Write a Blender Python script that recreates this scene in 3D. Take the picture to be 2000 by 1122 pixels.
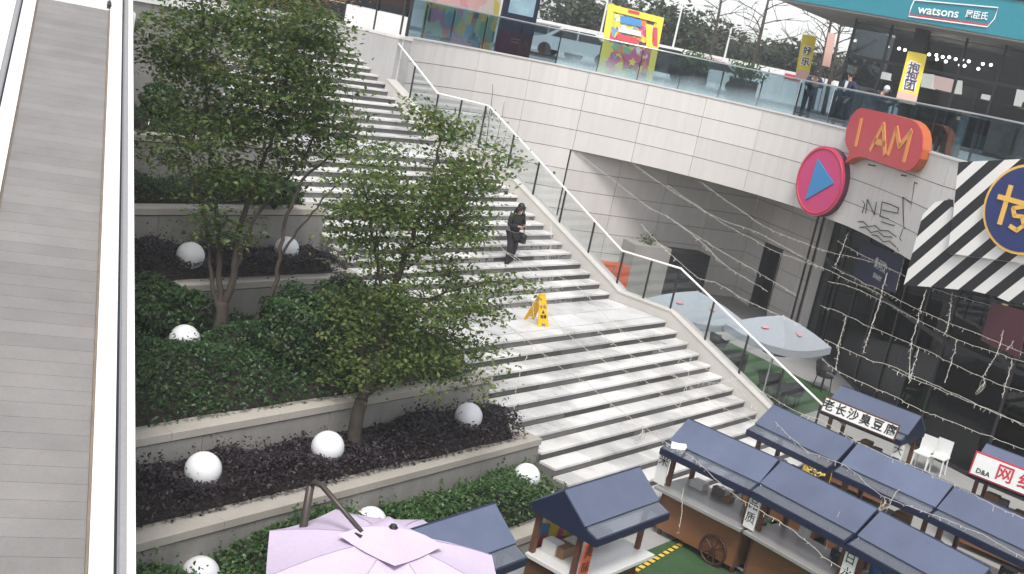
import bpy, bmesh, math, random
import numpy as np
from mathutils import Vector, Matrix
rnd = random.Random(7)
NR = np.random.default_rng(7)
for _o in list(bpy.data.objects): bpy.data.objects.remove(_o)
SC = bpy.context.scene
COL = SC.collection
# ------------------------------------------------------------------ camera
FPX = 2251.128
CE = np.array([-23.8085, -9.0760, 8.0914])
CF = np.array([0.7771431, 0.5909102, -0.2165034])
CR = np.array([0.6277681, -0.7520777, 0.2007144])
CU = np.array([0.0442232, 0.2918977, 0.9554266])
cd = bpy.data.cameras.new('camera'); cam = bpy.data.objects.new('camera', cd); COL.objects.link(cam)
cd.sensor_fit = 'HORIZONTAL'; cd.sensor_width = 36; cd.lens = FPX / 2000 * 36
cd.clip_start = .1; cd.clip_end = 3000
cam.matrix_world = Matrix(((CR[0], CU[0], -CF[0], CE[0]), (CR[1], CU[1], -CF[1], CE[1]), (CR[2], CU[2], -CF[2], CE[2]), (0, 0, 0, 1)))
SC.camera = cam
# ------------------------------------------------------------------ light
SUN_AZ, SUN_EL = math.radians(215), math.radians(58)     # azimuth of the sun measured from +X
wd = bpy.data.worlds.new('World'); SC.world = wd; wd.use_nodes = True
wn, wl = wd.node_tree.nodes, wd.node_tree.links
wn.clear()
sky = wn.new('ShaderNodeTexSky'); sky.sky_type = 'NISHITA'; sky.sun_disc = False
sky.sun_elevation = SUN_EL; sky.sun_rotation = math.pi / 2 - SUN_AZ
sky.air_density = 1.0; sky.dust_density = 1.6; sky.ozone_density = 1.0
hs = wn.new('ShaderNodeHueSaturation'); hs.inputs['Saturation'].default_value = .22
bg = wn.new('ShaderNodeBackground'); bg.inputs[1].default_value = .14
wo = wn.new('ShaderNodeOutputWorld')
wl.new(sky.outputs[0], hs.inputs['Color']); wl.new(hs.outputs[0], bg.inputs[0]); wl.new(bg.outputs[0], wo.inputs[0])
sl = bpy.data.lights.new('sun', 'SUN'); sl.energy = 1.5; sl.angle = math.radians(14); sl.color = (1, .97, .93)
so = bpy.data.objects.new('sun', sl); COL.objects.link(so)
_sd = Vector((math.cos(SUN_EL) * math.cos(SUN_AZ), math.cos(SUN_EL) * math.sin(SUN_AZ), math.sin(SUN_EL)))
so.rotation_euler = _sd.to_track_quat('Z', 'Y').to_euler(); so.location = (-20, -20, 40)
SC.view_settings.view_transform = 'Standard'; SC.view_settings.look = 'None'
SC.view_settings.gamma = 1; SC.view_settings.exposure = .85; SC.view_settings.use_curve_mapping = False
# ------------------------------------------------------------------ picture point -> place
def dr(x, y): return CF + (x - 1000) / FPX * CR - (y - 561) / FPX * CU
def at(x, y, depth): return CE + dr(x, y) * depth
def hit(x, y, X=None, Y=None, Z=None):
    v = dr(x, y); i, val = (0, X) if X is not None else (1, Y) if Y is not None else (2, Z)
    return CE + v * ((val - CE[i]) / v[i])
def onplane(x, y, P, n):
    v = dr(x, y); P = np.asarray(P, float); n = np.asarray(n, float)
    return CE + v * (np.dot(P - CE, n) / np.dot(v, n))
def depth_of(P): return float((np.asarray(P, float) - CE) @ CF)
# ------------------------------------------------------------------ materials
MATS = {}
def srgb(r, g, b):
    f = lambda c: (c / 255 / 12.92) if c / 255 <= .04045 else ((c / 255 + .055) / 1.055) ** 2.4
    return (f(r), f(g), f(b))
def mat(name, col, rough=.6, metal=0., var=.12, scale=6., fine=.08, bump=0., rn=0., coat=0., emit=0., spec=.5, streak=0., trans=0., patch=0.):
    if name in MATS: return MATS[name]
    m = bpy.data.materials.new(name); m.use_nodes = True; n, l = m.node_tree.nodes, m.node_tree.links
    b = n['Principled BSDF']
    b.inputs['Roughness'].default_value = rough; b.inputs['Metallic'].default_value = metal
    b.inputs['Specular IOR Level'].default_value = spec; b.inputs['Coat Weight'].default_value = coat
    g = n.new('ShaderNodeNewGeometry')
    def math_(op, a, bb):
        q = n.new('ShaderNodeMath'); q.operation = op
        for i, v in enumerate((a, bb)):
            if isinstance(v, (int, float)): q.inputs[i].default_value = v
            else: l.new(v, q.inputs[i])
        return q.outputs[0]
    fac = None
    def add(v, amt):
        nonlocal fac
        t = math_('ADD', math_('MULTIPLY', v, 2 * amt), 1 - amt)
        fac = t if fac is None else math_('MULTIPLY', fac, t)
    if var:
        t = n.new('ShaderNodeTexNoise'); t.inputs['Scale'].default_value = scale * .25; t.inputs['Detail'].default_value = 5; t.inputs['Roughness'].default_value = .65
        l.new(g.outputs['Position'], t.inputs['Vector']); add(t.outputs[0], var * 1.6)
    if fine:
        t2 = n.new('ShaderNodeTexNoise'); t2.inputs['Scale'].default_value = scale * 9; t2.inputs['Detail'].default_value = 3
        l.new(g.outputs['Position'], t2.inputs['Vector']); add(t2.outputs[0], fine * 1.6)
    if streak:
        mp = n.new('ShaderNodeMapping'); mp.inputs['Scale'].default_value = (3.2, 3.2, .22)
        l.new(g.outputs['Position'], mp.inputs[0])
        t3 = n.new('ShaderNodeTexNoise'); t3.inputs['Scale'].default_value = 1.6; t3.inputs['Detail'].default_value = 6
        l.new(mp.outputs[0], t3.inputs['Vector']); add(t3.outputs[0], streak * 1.6)
    if patch:       # wet looking stains: darker and shinier
        tp = n.new('ShaderNodeTexNoise'); tp.inputs['Scale'].default_value = .95; tp.inputs['Detail'].default_value = 3; tp.inputs['Roughness'].default_value = .5
        l.new(g.outputs['Position'], tp.inputs['Vector'])
        r1 = n.new('ShaderNodeMapRange'); r1.inputs[1].default_value = .46; r1.inputs[2].default_value = .62; l.new(tp.outputs[0], r1.inputs[0])
        v_ = math_('SUBTRACT', 1.0, math_('MULTIPLY', r1.outputs[0], patch)); fac = v_ if fac is None else math_('MULTIPLY', fac, v_)
        l.new(math_('SUBTRACT', rough, math_('MULTIPLY', r1.outputs[0], rough * .55)), b.inputs['Roughness'])
    if rn:
        oi = n.new('ShaderNodeObjectInfo'); add(oi.outputs['Random'], rn)
    if fac is not None:
        mx = n.new('ShaderNodeVectorMath'); mx.operation = 'SCALE'; mx.inputs[0].default_value = col
        l.new(fac, mx.inputs['Scale']); l.new(mx.outputs[0], b.inputs['Base Color'])
    else: b.inputs['Base Color'].default_value = (*col, 1)
    if bump:
        tb = n.new('ShaderNodeTexNoise'); tb.inputs['Scale'].default_value = scale * 5; tb.inputs['Detail'].default_value = 4
        l.new(g.outputs['Position'], tb.inputs['Vector'])
        bp = n.new('ShaderNodeBump'); bp.inputs['Strength'].default_value = bump; bp.inputs['Distance'].default_value = .02
        l.new(tb.outputs[0], bp.inputs['Height']); l.new(bp.outputs[0], b.inputs['Normal'])
    if emit:
        b.inputs['Emission Color'].default_value = (*col, 1); b.inputs['Emission Strength'].default_value = emit
    if trans: b.inputs['Transmission Weight'].default_value = trans
    MATS[name] = m; return m
def leafmat(name, cols, rough=.45, transl=.3):
    m = bpy.data.materials.new(name); m.use_nodes = True; n, l = m.node_tree.nodes, m.node_tree.links
    b = n['Principled BSDF']; b.inputs['Roughness'].default_value = rough; b.inputs['Specular IOR Level'].default_value = .35
    g = n.new('ShaderNodeNewGeometry'); r = n.new('ShaderNodeValToRGB')
    l.new(g.outputs['Random Per Island'], r.inputs[0])
    e = r.color_ramp.elements
    for i, c in enumerate(cols):
        el = e[i] if i < 2 else e.new(1)
        el.position = i / (len(cols) - 1); el.color = (*c, 1)
    l.new(r.outputs[0], b.inputs['Base Color'])
    t = n.new('ShaderNodeBsdfTranslucent'); l.new(r.outputs[0], t.inputs[0])
    mx = n.new('ShaderNodeMixShader'); mx.inputs[0].default_value = transl
    l.new(b.outputs[0], mx.inputs[1]); l.new(t.outputs[0], mx.inputs[2]); l.new(mx.outputs[0], n['Material Output'].inputs[0])
    MATS[name] = m; return m
def glassmat(name, tint, refl=.12, rough=.02, dots=None, white=(.75, .85, .88)):
    m = bpy.data.materials.new(name); m.use_nodes = True; n, l = m.node_tree.nodes, m.node_tree.links
    n.remove(n['Principled BSDF']); out = n['Material Output']
    t = n.new('ShaderNodeBsdfTransparent'); t.inputs[0].default_value = (*tint, 1)
    gl = n.new('ShaderNodeBsdfGlossy'); gl.inputs['Roughness'].default_value = rough; gl.inputs[0].default_value = (.95, .98, 1, 1)
    lw = n.new('ShaderNodeLayerWeight'); lw.inputs[0].default_value = .35
    ma = n.new('ShaderNodeMath'); ma.operation = 'MULTIPLY_ADD'; ma.inputs[1].default_value = .5 if refl > .03 else .3; ma.inputs[2].default_value = refl
    l.new(lw.outputs['Fresnel'], ma.inputs[0])
    mx = n.new('ShaderNodeMixShader'); l.new(ma.outputs[0], mx.inputs[0]); l.new(t.outputs[0], mx.inputs[1]); l.new(gl.outputs[0], mx.inputs[2])
    last = mx.outputs[0]
    if dots:     # printed film: dots that thin out with height above z0
        z0, hgt, scl = dots
        g = n.new('ShaderNodeNewGeometry'); sp = n.new('ShaderNodeSeparateXYZ'); l.new(g.outputs['Position'], sp.inputs[0])
        mr = n.new('ShaderNodeMapRange'); mr.inputs[1].default_value = z0; mr.inputs[2].default_value = z0 + hgt; mr.inputs[3].default_value = .95; mr.inputs[4].default_value = .0
        l.new(sp.outputs[2], mr.inputs[0])
        nz = n.new('ShaderNodeTexNoise'); nz.inputs['Scale'].default_value = scl; nz.inputs['Detail'].default_value = 2; l.new(g.outputs['Position'], nz.inputs['Vector'])
        nz2 = n.new('ShaderNodeTexNoise'); nz2.inputs['Scale'].default_value = .9; l.new(g.outputs['Position'], nz2.inputs['Vector'])
        a = n.new('ShaderNodeMath'); a.operation = 'MULTIPLY_ADD'; a.inputs[1].default_value = .55; l.new(nz.outputs[0], a.inputs[0]); l.new(mr.outputs[0], a.inputs[2])
        a2 = n.new('ShaderNodeMath'); a2.operation = 'MULTIPLY_ADD'; a2.inputs[1].default_value = .5; l.new(nz2.outputs[0], a2.inputs[0]); l.new(a.outputs[0], a2.inputs[2])
        th = n.new('ShaderNodeMapRange'); th.inputs[1].default_value = .72; th.inputs[2].default_value = 1.5; th.inputs[4].default_value = .5; l.new(a2.outputs[0], th.inputs[0])
        df = n.new('ShaderNodeBsdfDiffuse')
        cr = n.new('ShaderNodeValToRGB'); cr.color_ramp.elements[0].color = (.30, .50, .56, 1); cr.color_ramp.elements[1].color = (*white, 1)
        cr.color_ramp.elements[0].position = .35; cr.color_ramp.elements[1].position = .6
        l.new(nz.outputs[0], cr.inputs[0]); l.new(cr.outputs[0], df.inputs[0])
        m2 = n.new('ShaderNodeMixShader'); l.new(th.outputs[0], m2.inputs[0]); l.new(last, m2.inputs[1]); l.new(df.outputs[0], m2.inputs[2]); last = m2.outputs[0]
    l.new(last, out.inputs[0]); MATS[name] = m; return m
def paintmat(name, cols, scale=3., kind='voronoi', rough=.5):
    """loud printed artwork: flat patches of the given colours"""
    m = bpy.data.materials.new(name); m.use_nodes = True; n, l = m.node_tree.nodes, m.node_tree.links
    b = n['Principled BSDF']; b.inputs['Roughness'].default_value = rough
    g = n.new('ShaderNodeNewGeometry')
    nz = n.new('ShaderNodeTexNoise'); nz.inputs['Scale'].default_value = scale * .8; l.new(g.outputs['Position'], nz.inputs['Vector'])
    mxv = n.new('ShaderNodeMix'); mxv.data_type = 'VECTOR'; mxv.inputs[0].default_value = .25
    l.new(g.outputs['Position'], mxv.inputs[4]); l.new(nz.outputs['Color'], mxv.inputs[5])
    v = n.new('ShaderNodeTexVoronoi'); v.inputs['Scale'].default_value = scale; l.new(mxv.outputs[1], v.inputs['Vector'])
    sp = n.new('ShaderNodeSeparateColor'); l.new(v.outputs['Color'], sp.inputs[0])
    r = n.new('ShaderNodeValToRGB'); r.color_ramp.interpolation = 'CONSTANT'; e = r.color_ramp.elements
    for i, c in enumerate(cols):
        el = e[i] if i < 2 else e.new(.99)
        el.position = i / len(cols); el.color = (*c, 1)
    l.new(sp.outputs[0], r.inputs[0]); l.new(r.outputs[0], b.inputs['Base Color'])
    MATS[name] = m; return m
# ------------------------------------------------------------------ mesh helpers
class MB:
    def __init__(s): s.v = []; s.f = []
    def add(s, vs, fs):
        k = len(s.v); s.v += [tuple(float(c) for c in p) for p in vs]; s.f += [tuple(i + k for i in f) for f in fs]; return s
    def box(s, c, d, rz=0, M=None):
        x, y, z = d[0] / 2, d[1] / 2, d[2] / 2; q = []
        for sz in (-z, z):
            for sx, sy in ((-x, -y), (x, -y), (x, y), (-x, y)):
                p = Vector((sx, sy, sz))
                if M is not None: p = M @ p
                elif rz: p = Vector((p.x * math.cos(rz) - p.y * math.sin(rz), p.x * math.sin(rz) + p.y * math.cos(rz), p.z))
                q.append((p.x + c[0], p.y + c[1], p.z + c[2]))
        return s.add(q, [(3, 2, 1, 0), (4, 5, 6, 7), (0, 1, 5, 4), (1, 2, 6, 5), (2, 3, 7, 6), (3, 0, 4, 7)])
    def span(s, a, b): return s.box([(a[i] + b[i]) / 2 for i in range(3)], [abs(b[i] - a[i]) for i in range(3)])
    def cbox(s, c, d, ch=.01):
        x, y, z = d[0] / 2, d[1] / 2, d[2] / 2; q = []
        for sz, k in ((-z, 0), (z - ch, 0), (z, ch)):
            for sx, sy in ((-1, -1), (1, -1), (1, 1), (-1, 1)): q.append((c[0] + sx * (x - k), c[1] + sy * (y - k), c[2] + sz))
        f = [(3, 2, 1, 0), (8, 9, 10, 11)]
        for r in (0, 4):
            for i in range(4): f.append((r + i, r + (i + 1) % 4, r + 4 + (i + 1) % 4, r + 4 + i))
        return s.add(q, f)
    def prism(s, poly, vec):
        k = len(poly); vec = np.asarray(vec, float); p = [np.asarray(a, float) for a in poly]
        return s.add(p + [a + vec for a in p], [tuple(range(k))[::-1], tuple(range(k, 2 * k))] + [(i, (i + 1) % k, (i + 1) % k + k, i + k) for i in range(k)])
    def tube(s, pts, r, n=6, cap=True):
        pts = [Vector(p) for p in pts]; rr = r if hasattr(r, '__len__') else [r] * len(pts)
        k0 = len(s.v); u = None
        for i, p in enumerate(pts):
            t = (pts[min(i + 1, len(pts) - 1)] - pts[max(i - 1, 0)])
            t = t.normalized() if t.length > 1e-9 else Vector((0, 0, 1))
            if u is None: u = t.orthogonal().normalized()
            u = (u - t * u.dot(t)); u = u.normalized() if u.length > 1e-6 else t.orthogonal().normalized()
            w = t.cross(u)
            for j in range(n):
                a = 2 * math.pi * j / n; q = p + (u * math.cos(a) + w * math.sin(a)) * rr[i]; s.v.append((q.x, q.y, q.z))
        for i in range(len(pts) - 1):
            for j in range(n): s.f.append((k0 + i * n + j, k0 + i * n + (j + 1) % n, k0 + (i + 1) * n + (j + 1) % n, k0 + (i + 1) * n + j))
        if cap:
            s.f.append(tuple(k0 + j for j in range(n))[::-1]); s.f.append(tuple(k0 + (len(pts) - 1) * n + j for j in range(n)))
        return s
    def lathe(s, c, prof, n=16):
        k0 = len(s.v)
        for r, z in prof:
            for j in range(n):
                a = 2 * math.pi * j / n; s.v.append((c[0] + r * math.cos(a), c[1] + r * math.sin(a), c[2] + z))
        for i in range(len(prof) - 1):
            for j in range(n): s.f.append((k0 + i * n + j, k0 + i * n + (j + 1) % n, k0 + (i + 1) * n + (j + 1) % n, k0 + (i + 1) * n + j))
        s.f.append(tuple(k0 + j for j in range(n))[::-1]); s.f.append(tuple(k0 + (len(prof) - 1) * n + j for j in range(n)))
        return s
    def ball(s, c, r, n=12, sc=(1, 1, 1)):
        m = max(4, n // 2)
        prof = [(max(1e-4, math.sin(math.pi * i / m)) * r, -math.cos(math.pi * i / m) * r) for i in range(m + 1)]
        k0 = len(s.v); s.lathe((0, 0, 0), prof, n)
        for i in range(k0, len(s.v)):
            x, y, z = s.v[i]; s.v[i] = (x * sc[0] + c[0], y * sc[1] + c[1], z * sc[2] + c[2])
        return s
    def mesh(s, name, smooth=False, fix=True):
        me = bpy.data.meshes.new(name); me.from_pydata(s.v, [], s.f)
        if fix:
            b = bmesh.new(); b.from_mesh(me); bmesh.ops.recalc_face_normals(b, faces=b.faces); b.to_mesh(me); b.free()
        if smooth: me.polygons.foreach_set('use_smooth', [True] * len(me.polygons))
        return me
    def build(s, name, m, parent=None, smooth=False, **k): return link(name, s.mesh(name, smooth), m, parent, **k)
WM = {}
def link(name, me, m=None, parent=None, loc=None, rz=0., M=None, local=False):
    """link mesh data as one object; coordinates are world metres unless local=True (then relative to the parent)"""
    o = bpy.data.objects.new(name, me); COL.objects.link(o)
    if m is not None and me is not None and hasattr(me, 'materials') and not me.materials: me.materials.append(m if not isinstance(m, str) else MATS[m])
    if M is not None: o.matrix_basis = M
    elif loc is not None: o.location = loc; o.rotation_euler = (0, 0, rz)
    B = M if M is not None else Matrix.Translation(Vector(loc) if loc is not None else Vector()) @ Matrix.Rotation(rz, 4, 'Z')
    if parent is not None:
        o.parent = parent
        if local: WM[o.name] = WM[parent.name] @ B
        else: o.matrix_parent_inverse = WM[parent.name].inverted(); WM[o.name] = B.copy()
    else: WM[o.name] = B.copy()
    return o
def tag(o, label=None, cat=None, group=None, kind=None):
    if label: o['label'] = label
    if cat: o['category'] = cat
    if group: o['group'] = group
    if kind: o['kind'] = kind
    return o
def thing(name, label, cat, loc=(0, 0, 0), rz=0., group=None, M=None):
    o = link(name, None, None, None, loc=loc, rz=rz, M=M); o.empty_display_size = .2
    return tag(o, label, cat, group)
def copy_tree(o, parent=None):
    c = o.copy(); COL.objects.link(c); c.parent = parent
    for ch in list(o.children): copy_tree(ch, c)
    return c
def smooth_poly(pts, k=6):
    P = [np.asarray(p, float) for p in pts]; P = [2 * P[0] - P[1]] + P + [2 * P[-1] - P[-2]]; o = []
    for i in range(1, len(P) - 2):
        for j in range(k):
            t = j / k; a, b, c, d = P[i - 1:i + 3]
            o.append(.5 * (2 * b + (c - a) * t + (2 * a - 5 * b + 4 * c - d) * t * t + (3 * b - a - 3 * c + d) * t ** 3))
    return o + [P[-2]]
def frame(o, xa, ya):
    """4x4 with origin o, local x along xa, local y along ya"""
    x = Vector(xa).normalized(); y = Vector(ya); y = (y - x * y.dot(x)).normalized(); z = x.cross(y)
    return Matrix(((x.x, y.x, z.x, o[0]), (x.y, y.y, z.y, o[1]), (x.z, y.z, z.z, o[2]), (0, 0, 0, 1)))
def text_mesh(name, s, size, depth=.004, align='CENTER', bold=0., shear=0., spacing=1.):
    cu = bpy.data.curves.new(name, 'FONT'); cu.body = s; cu.size = size; cu.extrude = depth; cu.align_x = align; cu.align_y = 'CENTER'
    cu.offset = bold; cu.shear = shear; cu.space_character = spacing; cu.resolution_u = 3
    t = bpy.data.objects.new(name, cu); COL.objects.link(t)
    bpy.context.view_layer.update()
    me = bpy.data.meshes.new_from_object(t.evaluated_get(bpy.context.evaluated_depsgraph_get()))
    bpy.data.objects.remove(t); me.materials.clear(); return me
def writing(name, s, size, M, m, parent, **k): return link(name, text_mesh(name, s, size, **k), m, parent, M=M)
# leaves: n centres, normals -> one mesh of folded diamonds
def leaf_arrays(P, N, size, ratio=.55, fold=.25, rng=NR):
    n = len(P); N = N / np.linalg.norm(N, axis=1, keepdims=True)
    a = rng.normal(size=(n, 3)); T = a - (a * N).sum(1, keepdims=True) * N; T /= np.linalg.norm(T, axis=1, keepdims=True)
    B = np.cross(N, T); L = (size * rng.uniform(.65, 1.25, n))[:, None]; W = L * ratio * .5
    base = P - T * L * .5; tip = P + T * L * .5; q = fold * W
    l_ = P + B * W + N * q; r_ = P - B * W + N * q
    V = np.stack([base, r_, tip, l_], 1).reshape(-1, 3)
    i = np.arange(n) * 4
    return V, np.stack([i, i + 1, i + 2, i, i + 2, i + 3], 1).reshape(-1, 3)
def leaf_obj(name, V, Fc, m, parent):
    me = bpy.data.meshes.new(name); me.vertices.add(len(V)); me.vertices.foreach_set('co', V.astype(np.float32).ravel())
    me.loops.add(len(Fc) * 3); me.loops.foreach_set('vertex_index', Fc.astype(np.int32).ravel())
    me.polygons.add(len(Fc)); me.polygons.foreach_set('loop_start', np.arange(len(Fc), dtype=np.int32) * 3)
    me.update(calc_edges=True); return link(name, me, m, parent)
# ------------------------------------------------------------------ palette
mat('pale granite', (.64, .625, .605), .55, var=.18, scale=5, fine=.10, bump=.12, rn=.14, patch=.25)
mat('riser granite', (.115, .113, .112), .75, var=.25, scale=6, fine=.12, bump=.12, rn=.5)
mat('landing granite', (.58, .57, .56), .5, var=.18, scale=4, fine=.1, bump=.1, rn=.12, patch=.22)
mat('joint mortar', (.16, .155, .15), .9)
mat('pale wall panel', (.64, .61, .58), .55, var=.05, scale=2, fine=.03, rn=.05, streak=.06)
mat('dark joint', (.045, .043, .042), .9, var=0, fine=0)
mat('side wall render', (.42, .41, .40), .8, var=.1, scale=2, fine=.06, streak=.08)
mat('coping stone', (.40, .365, .32), .8, var=.16, scale=4, fine=.1, bump=.15, rn=.07)
mat('planter stone', (.27, .255, .235), .85, var=.14, scale=3, fine=.08, bump=.12, rn=.06, streak=.12)
mat('parapet stone', (.50, .475, .44), .75, var=.12, scale=3, fine=.08, bump=.1)
mat('grey paving', (.30, .295, .285), .8, var=.14, scale=4, fine=.1, bump=.12, rn=.1)
mat('plaza paving', (.36, .35, .335), .8, var=.12, scale=3, fine=.08)
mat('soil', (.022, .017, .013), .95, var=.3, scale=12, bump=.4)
mat('white metal', (.80, .79, .77), .35, var=.05, scale=2, fine=.02, spec=.5)
mat('steel', (.62, .62, .62), .28, metal=1, var=.05, scale=3, fine=.03)
mat('dark steel', (.035, .035, .037), .45, metal=.3, var=.1, fine=.05)
mat('grey metal', (.32, .31, .31), .45, metal=.2, var=.06, scale=3)
mat('walkway rubber', (.205, .193, .185), .7, var=.2, scale=5, fine=.08, rn=.07, bump=.1)
mat('copper strip', (.20, .15, .11), .55, var=.3, scale=20)
mat('asphalt', (.055, .055, .056), .85, var=.2, scale=5, fine=.15)
mat('soffit', (.30, .29, .28), .8, var=.05)
glassmat('clear glass', (.94, .965, .965), .02)
glassmat('printed glass', (.56, .66, .70), .025, dots=(7.1, .75, 60))
glassmat('dark glass', (.26, .27, .285), .03)
glassmat('tinted glass', (.56, .66, .71), .025)
# ------------------------------------------------------------------ levels
H, D1, D2, D3 = .16, .352, .3466, .3554
YF3 = 0.0; Y2f = 12 * D3; Y2 = Y2f + 1.733; Z2 = 13 * H
Y1f = Y2 + 14 * D2; Z1 = 28 * H; Y1 = Y1f + 1.92; YT = Y1 + 15 * D1; ZP = 44 * H
XL, XR = -7.7, 0.0
WT = 7.14
# ------------------------------------------------------------------ ground (setting)
g = MB(); g.add([(-60, -60, 0), (40, -60, 0), (40, 40, 0), (-60, 40, 0)], [(0, 1, 2, 3)])
tag(g.build('lower_plaza_ground', MATS['grey paving']), 'grey paved floor of the sunken plaza', kind='structure')
mat('turf', (.035, .085, .028), .95, var=.3, scale=10, fine=.35, bump=.5)
t = MB(); t.add([(-14.6, -14, .004), (-2.3, -14, .004), (-2.3, -.5, .004), (-14.6, -.5, .004)], [(0, 1, 2, 3)])
tag(t.build('artificial_turf', MATS['turf']), 'green artificial turf laid under the food stalls', kind='structure')
t = MB(); t.add([(2.6, 1.9, .004), (6.8, 1.9, .004), (8.4, 6.6, .004), (2.6, 6.6, .004)], [(0, 1, 2, 3)])
tag(t.build('turf_mat', MATS['turf']), 'green turf mat under the two grey parasols', kind='structure')
# arc of the big wall
NODES = [(.35, 15.0), (2.2, 15.5), (4.2, 15.52), (6.29, 14.86), (7.82, 13.79), (9.05, 12.14), (9.7, 10.33), (9.88, 8.34), (9.52, 6.33), (8.22, 3.85), (6.3, 1.9), (4.15, .02), (3.5, -1.8), (3.15, -4), (3.0, -8), (3.0, -16), (3.0, -25)]
ARC = np.array(smooth_poly(NODES, 12)); ARCL = np.r_[0, np.cumsum(np.linalg.norm(np.diff(ARC, axis=0), axis=1))]
def arc(s):
    p = np.array([np.interp(s, ARCL, ARC[:, k]) for k in (0, 1)]); q = np.array([np.interp(s + .05, ARCL, ARC[:, k]) for k in (0, 1)]); r = np.array([np.interp(s - .05, ARCL, ARC[:, k]) for k in (0, 1)])
    tt = (q - r) / np.linalg.norm(q - r); return p, tt, np.array([tt[1], -tt[0]])      # normal towards the plaza
def arc_near(x, y): return float(ARCL[np.argmin(((ARC - np.array([x, y])) ** 2).sum(1))])
S_REC = arc_near(7.82, 13.79)
# upper ground with the sunken plaza cut out
hole = [(-40, -30), (3.2, -25)] + [tuple(p + arc_n * -.02) for p, arc_n in [(arc(s)[0], arc(s)[2]) for s in np.linspace(ARCL[-1] - .1, 0.01, 90)]] + [(.37, 15.0), (.37, YT + .33), (XL - .02, YT + .33), (XL - .02, 12.25), (-40, 12.25)]
bm = bmesh.new()
def ring(pts, z):
    vs = [bm.verts.new((p[0], p[1], z)) for p in pts]
    return [bm.edges.new((vs[i], vs[(i + 1) % len(vs)])) for i in range(len(vs))]
ed = ring(hole, ZP) + ring([(-300, -300), (300, -300), (300, 300), (-300, 300)], ZP)
bmesh.ops.triangle_fill(bm, edges=ed, use_beauty=True, normal=(0, 0, 1))
me = bpy.data.meshes.new('upper_plaza_ground'); bm.to_mesh(me); bm.free()
tag(link('upper_plaza_ground', me, MATS['plaza paving']), 'paved upper plaza level around the sunken court', kind='structure')
# ------------------------------------------------------------------ staircase
ST = thing('staircase', 'wide pale granite staircase in three flights with two landings', 'staircase', ((XL + XR) / 2, 0, 0))
W = XR - XL
def slab_mesh(w, d, th=.05): return MB().cbox((0, 0, -th / 2), (w - .013, d - .004, th), .008).mesh('tread_slab')
SM = {}
def sm(key, f):
    if key not in SM: SM[key] = f()
    return SM[key]
mat('lettered riser', (.2, .2, .2), .7)
def lettered():
    m = bpy.data.materials.new('riser with worn lettering'); m.use_nodes = True; n, l = m.node_tree.nodes, m.node_tree.links
    b = n['Principled BSDF']; b.inputs['Roughness'].default_value = .7
    g = n.new('ShaderNodeNewGeometry'); mp = n.new('ShaderNodeMapping'); mp.inputs['Scale'].default_value = (15, .3, 13); l.new(g.outputs['Position'], mp.inputs[0])
    v = n.new('ShaderNodeTexVoronoi'); v.distance = 'MANHATTAN'; v.feature = 'F1'; v.inputs['Scale'].default_value = 1; l.new(mp.outputs[0], v.inputs['Vector'])
    r = n.new('ShaderNodeValToRGB'); r.color_ramp.interpolation = 'CONSTANT'; e = r.color_ramp.elements
    e[0].position = 0; e[0].color = (.03, .03, .03, 1); e[1].position = .52; e[1].color = (.24, .235, .23, 1)
    l.new(v.outputs['Distance'], r.inputs[0]); l.new(r.outputs[0], b.inputs['Base Color']); MATS['riser lettering'] = m
lettered()
def flight(n, y0, z0, D, parts, xr, letter=()):
    for k in range(1, n + 1):
        yn = y0 + (k - 1) * D; zt = z0 + k * H
        if k == n: d = .30          # nosing strip of the landing above
        else: d = D
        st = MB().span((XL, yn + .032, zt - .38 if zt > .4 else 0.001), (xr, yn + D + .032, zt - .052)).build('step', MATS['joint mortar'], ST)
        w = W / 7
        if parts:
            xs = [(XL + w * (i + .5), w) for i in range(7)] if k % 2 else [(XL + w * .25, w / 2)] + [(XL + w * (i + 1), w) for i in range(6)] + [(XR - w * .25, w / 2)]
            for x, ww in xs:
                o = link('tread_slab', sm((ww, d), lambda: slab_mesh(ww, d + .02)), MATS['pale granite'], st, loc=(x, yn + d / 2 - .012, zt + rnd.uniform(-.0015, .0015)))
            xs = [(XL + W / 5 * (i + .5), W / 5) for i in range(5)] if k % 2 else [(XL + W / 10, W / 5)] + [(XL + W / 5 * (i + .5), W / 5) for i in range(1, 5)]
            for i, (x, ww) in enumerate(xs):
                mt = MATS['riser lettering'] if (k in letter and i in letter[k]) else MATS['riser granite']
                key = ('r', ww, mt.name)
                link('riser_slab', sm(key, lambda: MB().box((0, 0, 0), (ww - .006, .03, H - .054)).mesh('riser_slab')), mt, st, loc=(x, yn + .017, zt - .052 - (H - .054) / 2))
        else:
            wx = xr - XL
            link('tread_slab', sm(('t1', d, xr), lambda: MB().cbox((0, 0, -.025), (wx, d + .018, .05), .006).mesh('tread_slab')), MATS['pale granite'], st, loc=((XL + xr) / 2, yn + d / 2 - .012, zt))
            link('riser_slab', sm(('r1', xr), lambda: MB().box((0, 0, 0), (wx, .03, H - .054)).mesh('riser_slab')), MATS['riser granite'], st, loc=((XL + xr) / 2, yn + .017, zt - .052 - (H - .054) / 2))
flight(13, 0, 0, D3, True, XR)
flight(15, Y2, Z2, D2, True, XR, {1: (2, 3), 2: (2, 3), 3: (3,), 5: (2, 4), 6: (4,), 9: (4,), 12: (4,)})
flight(16, Y1, Z1, D1, False, .34)
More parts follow.
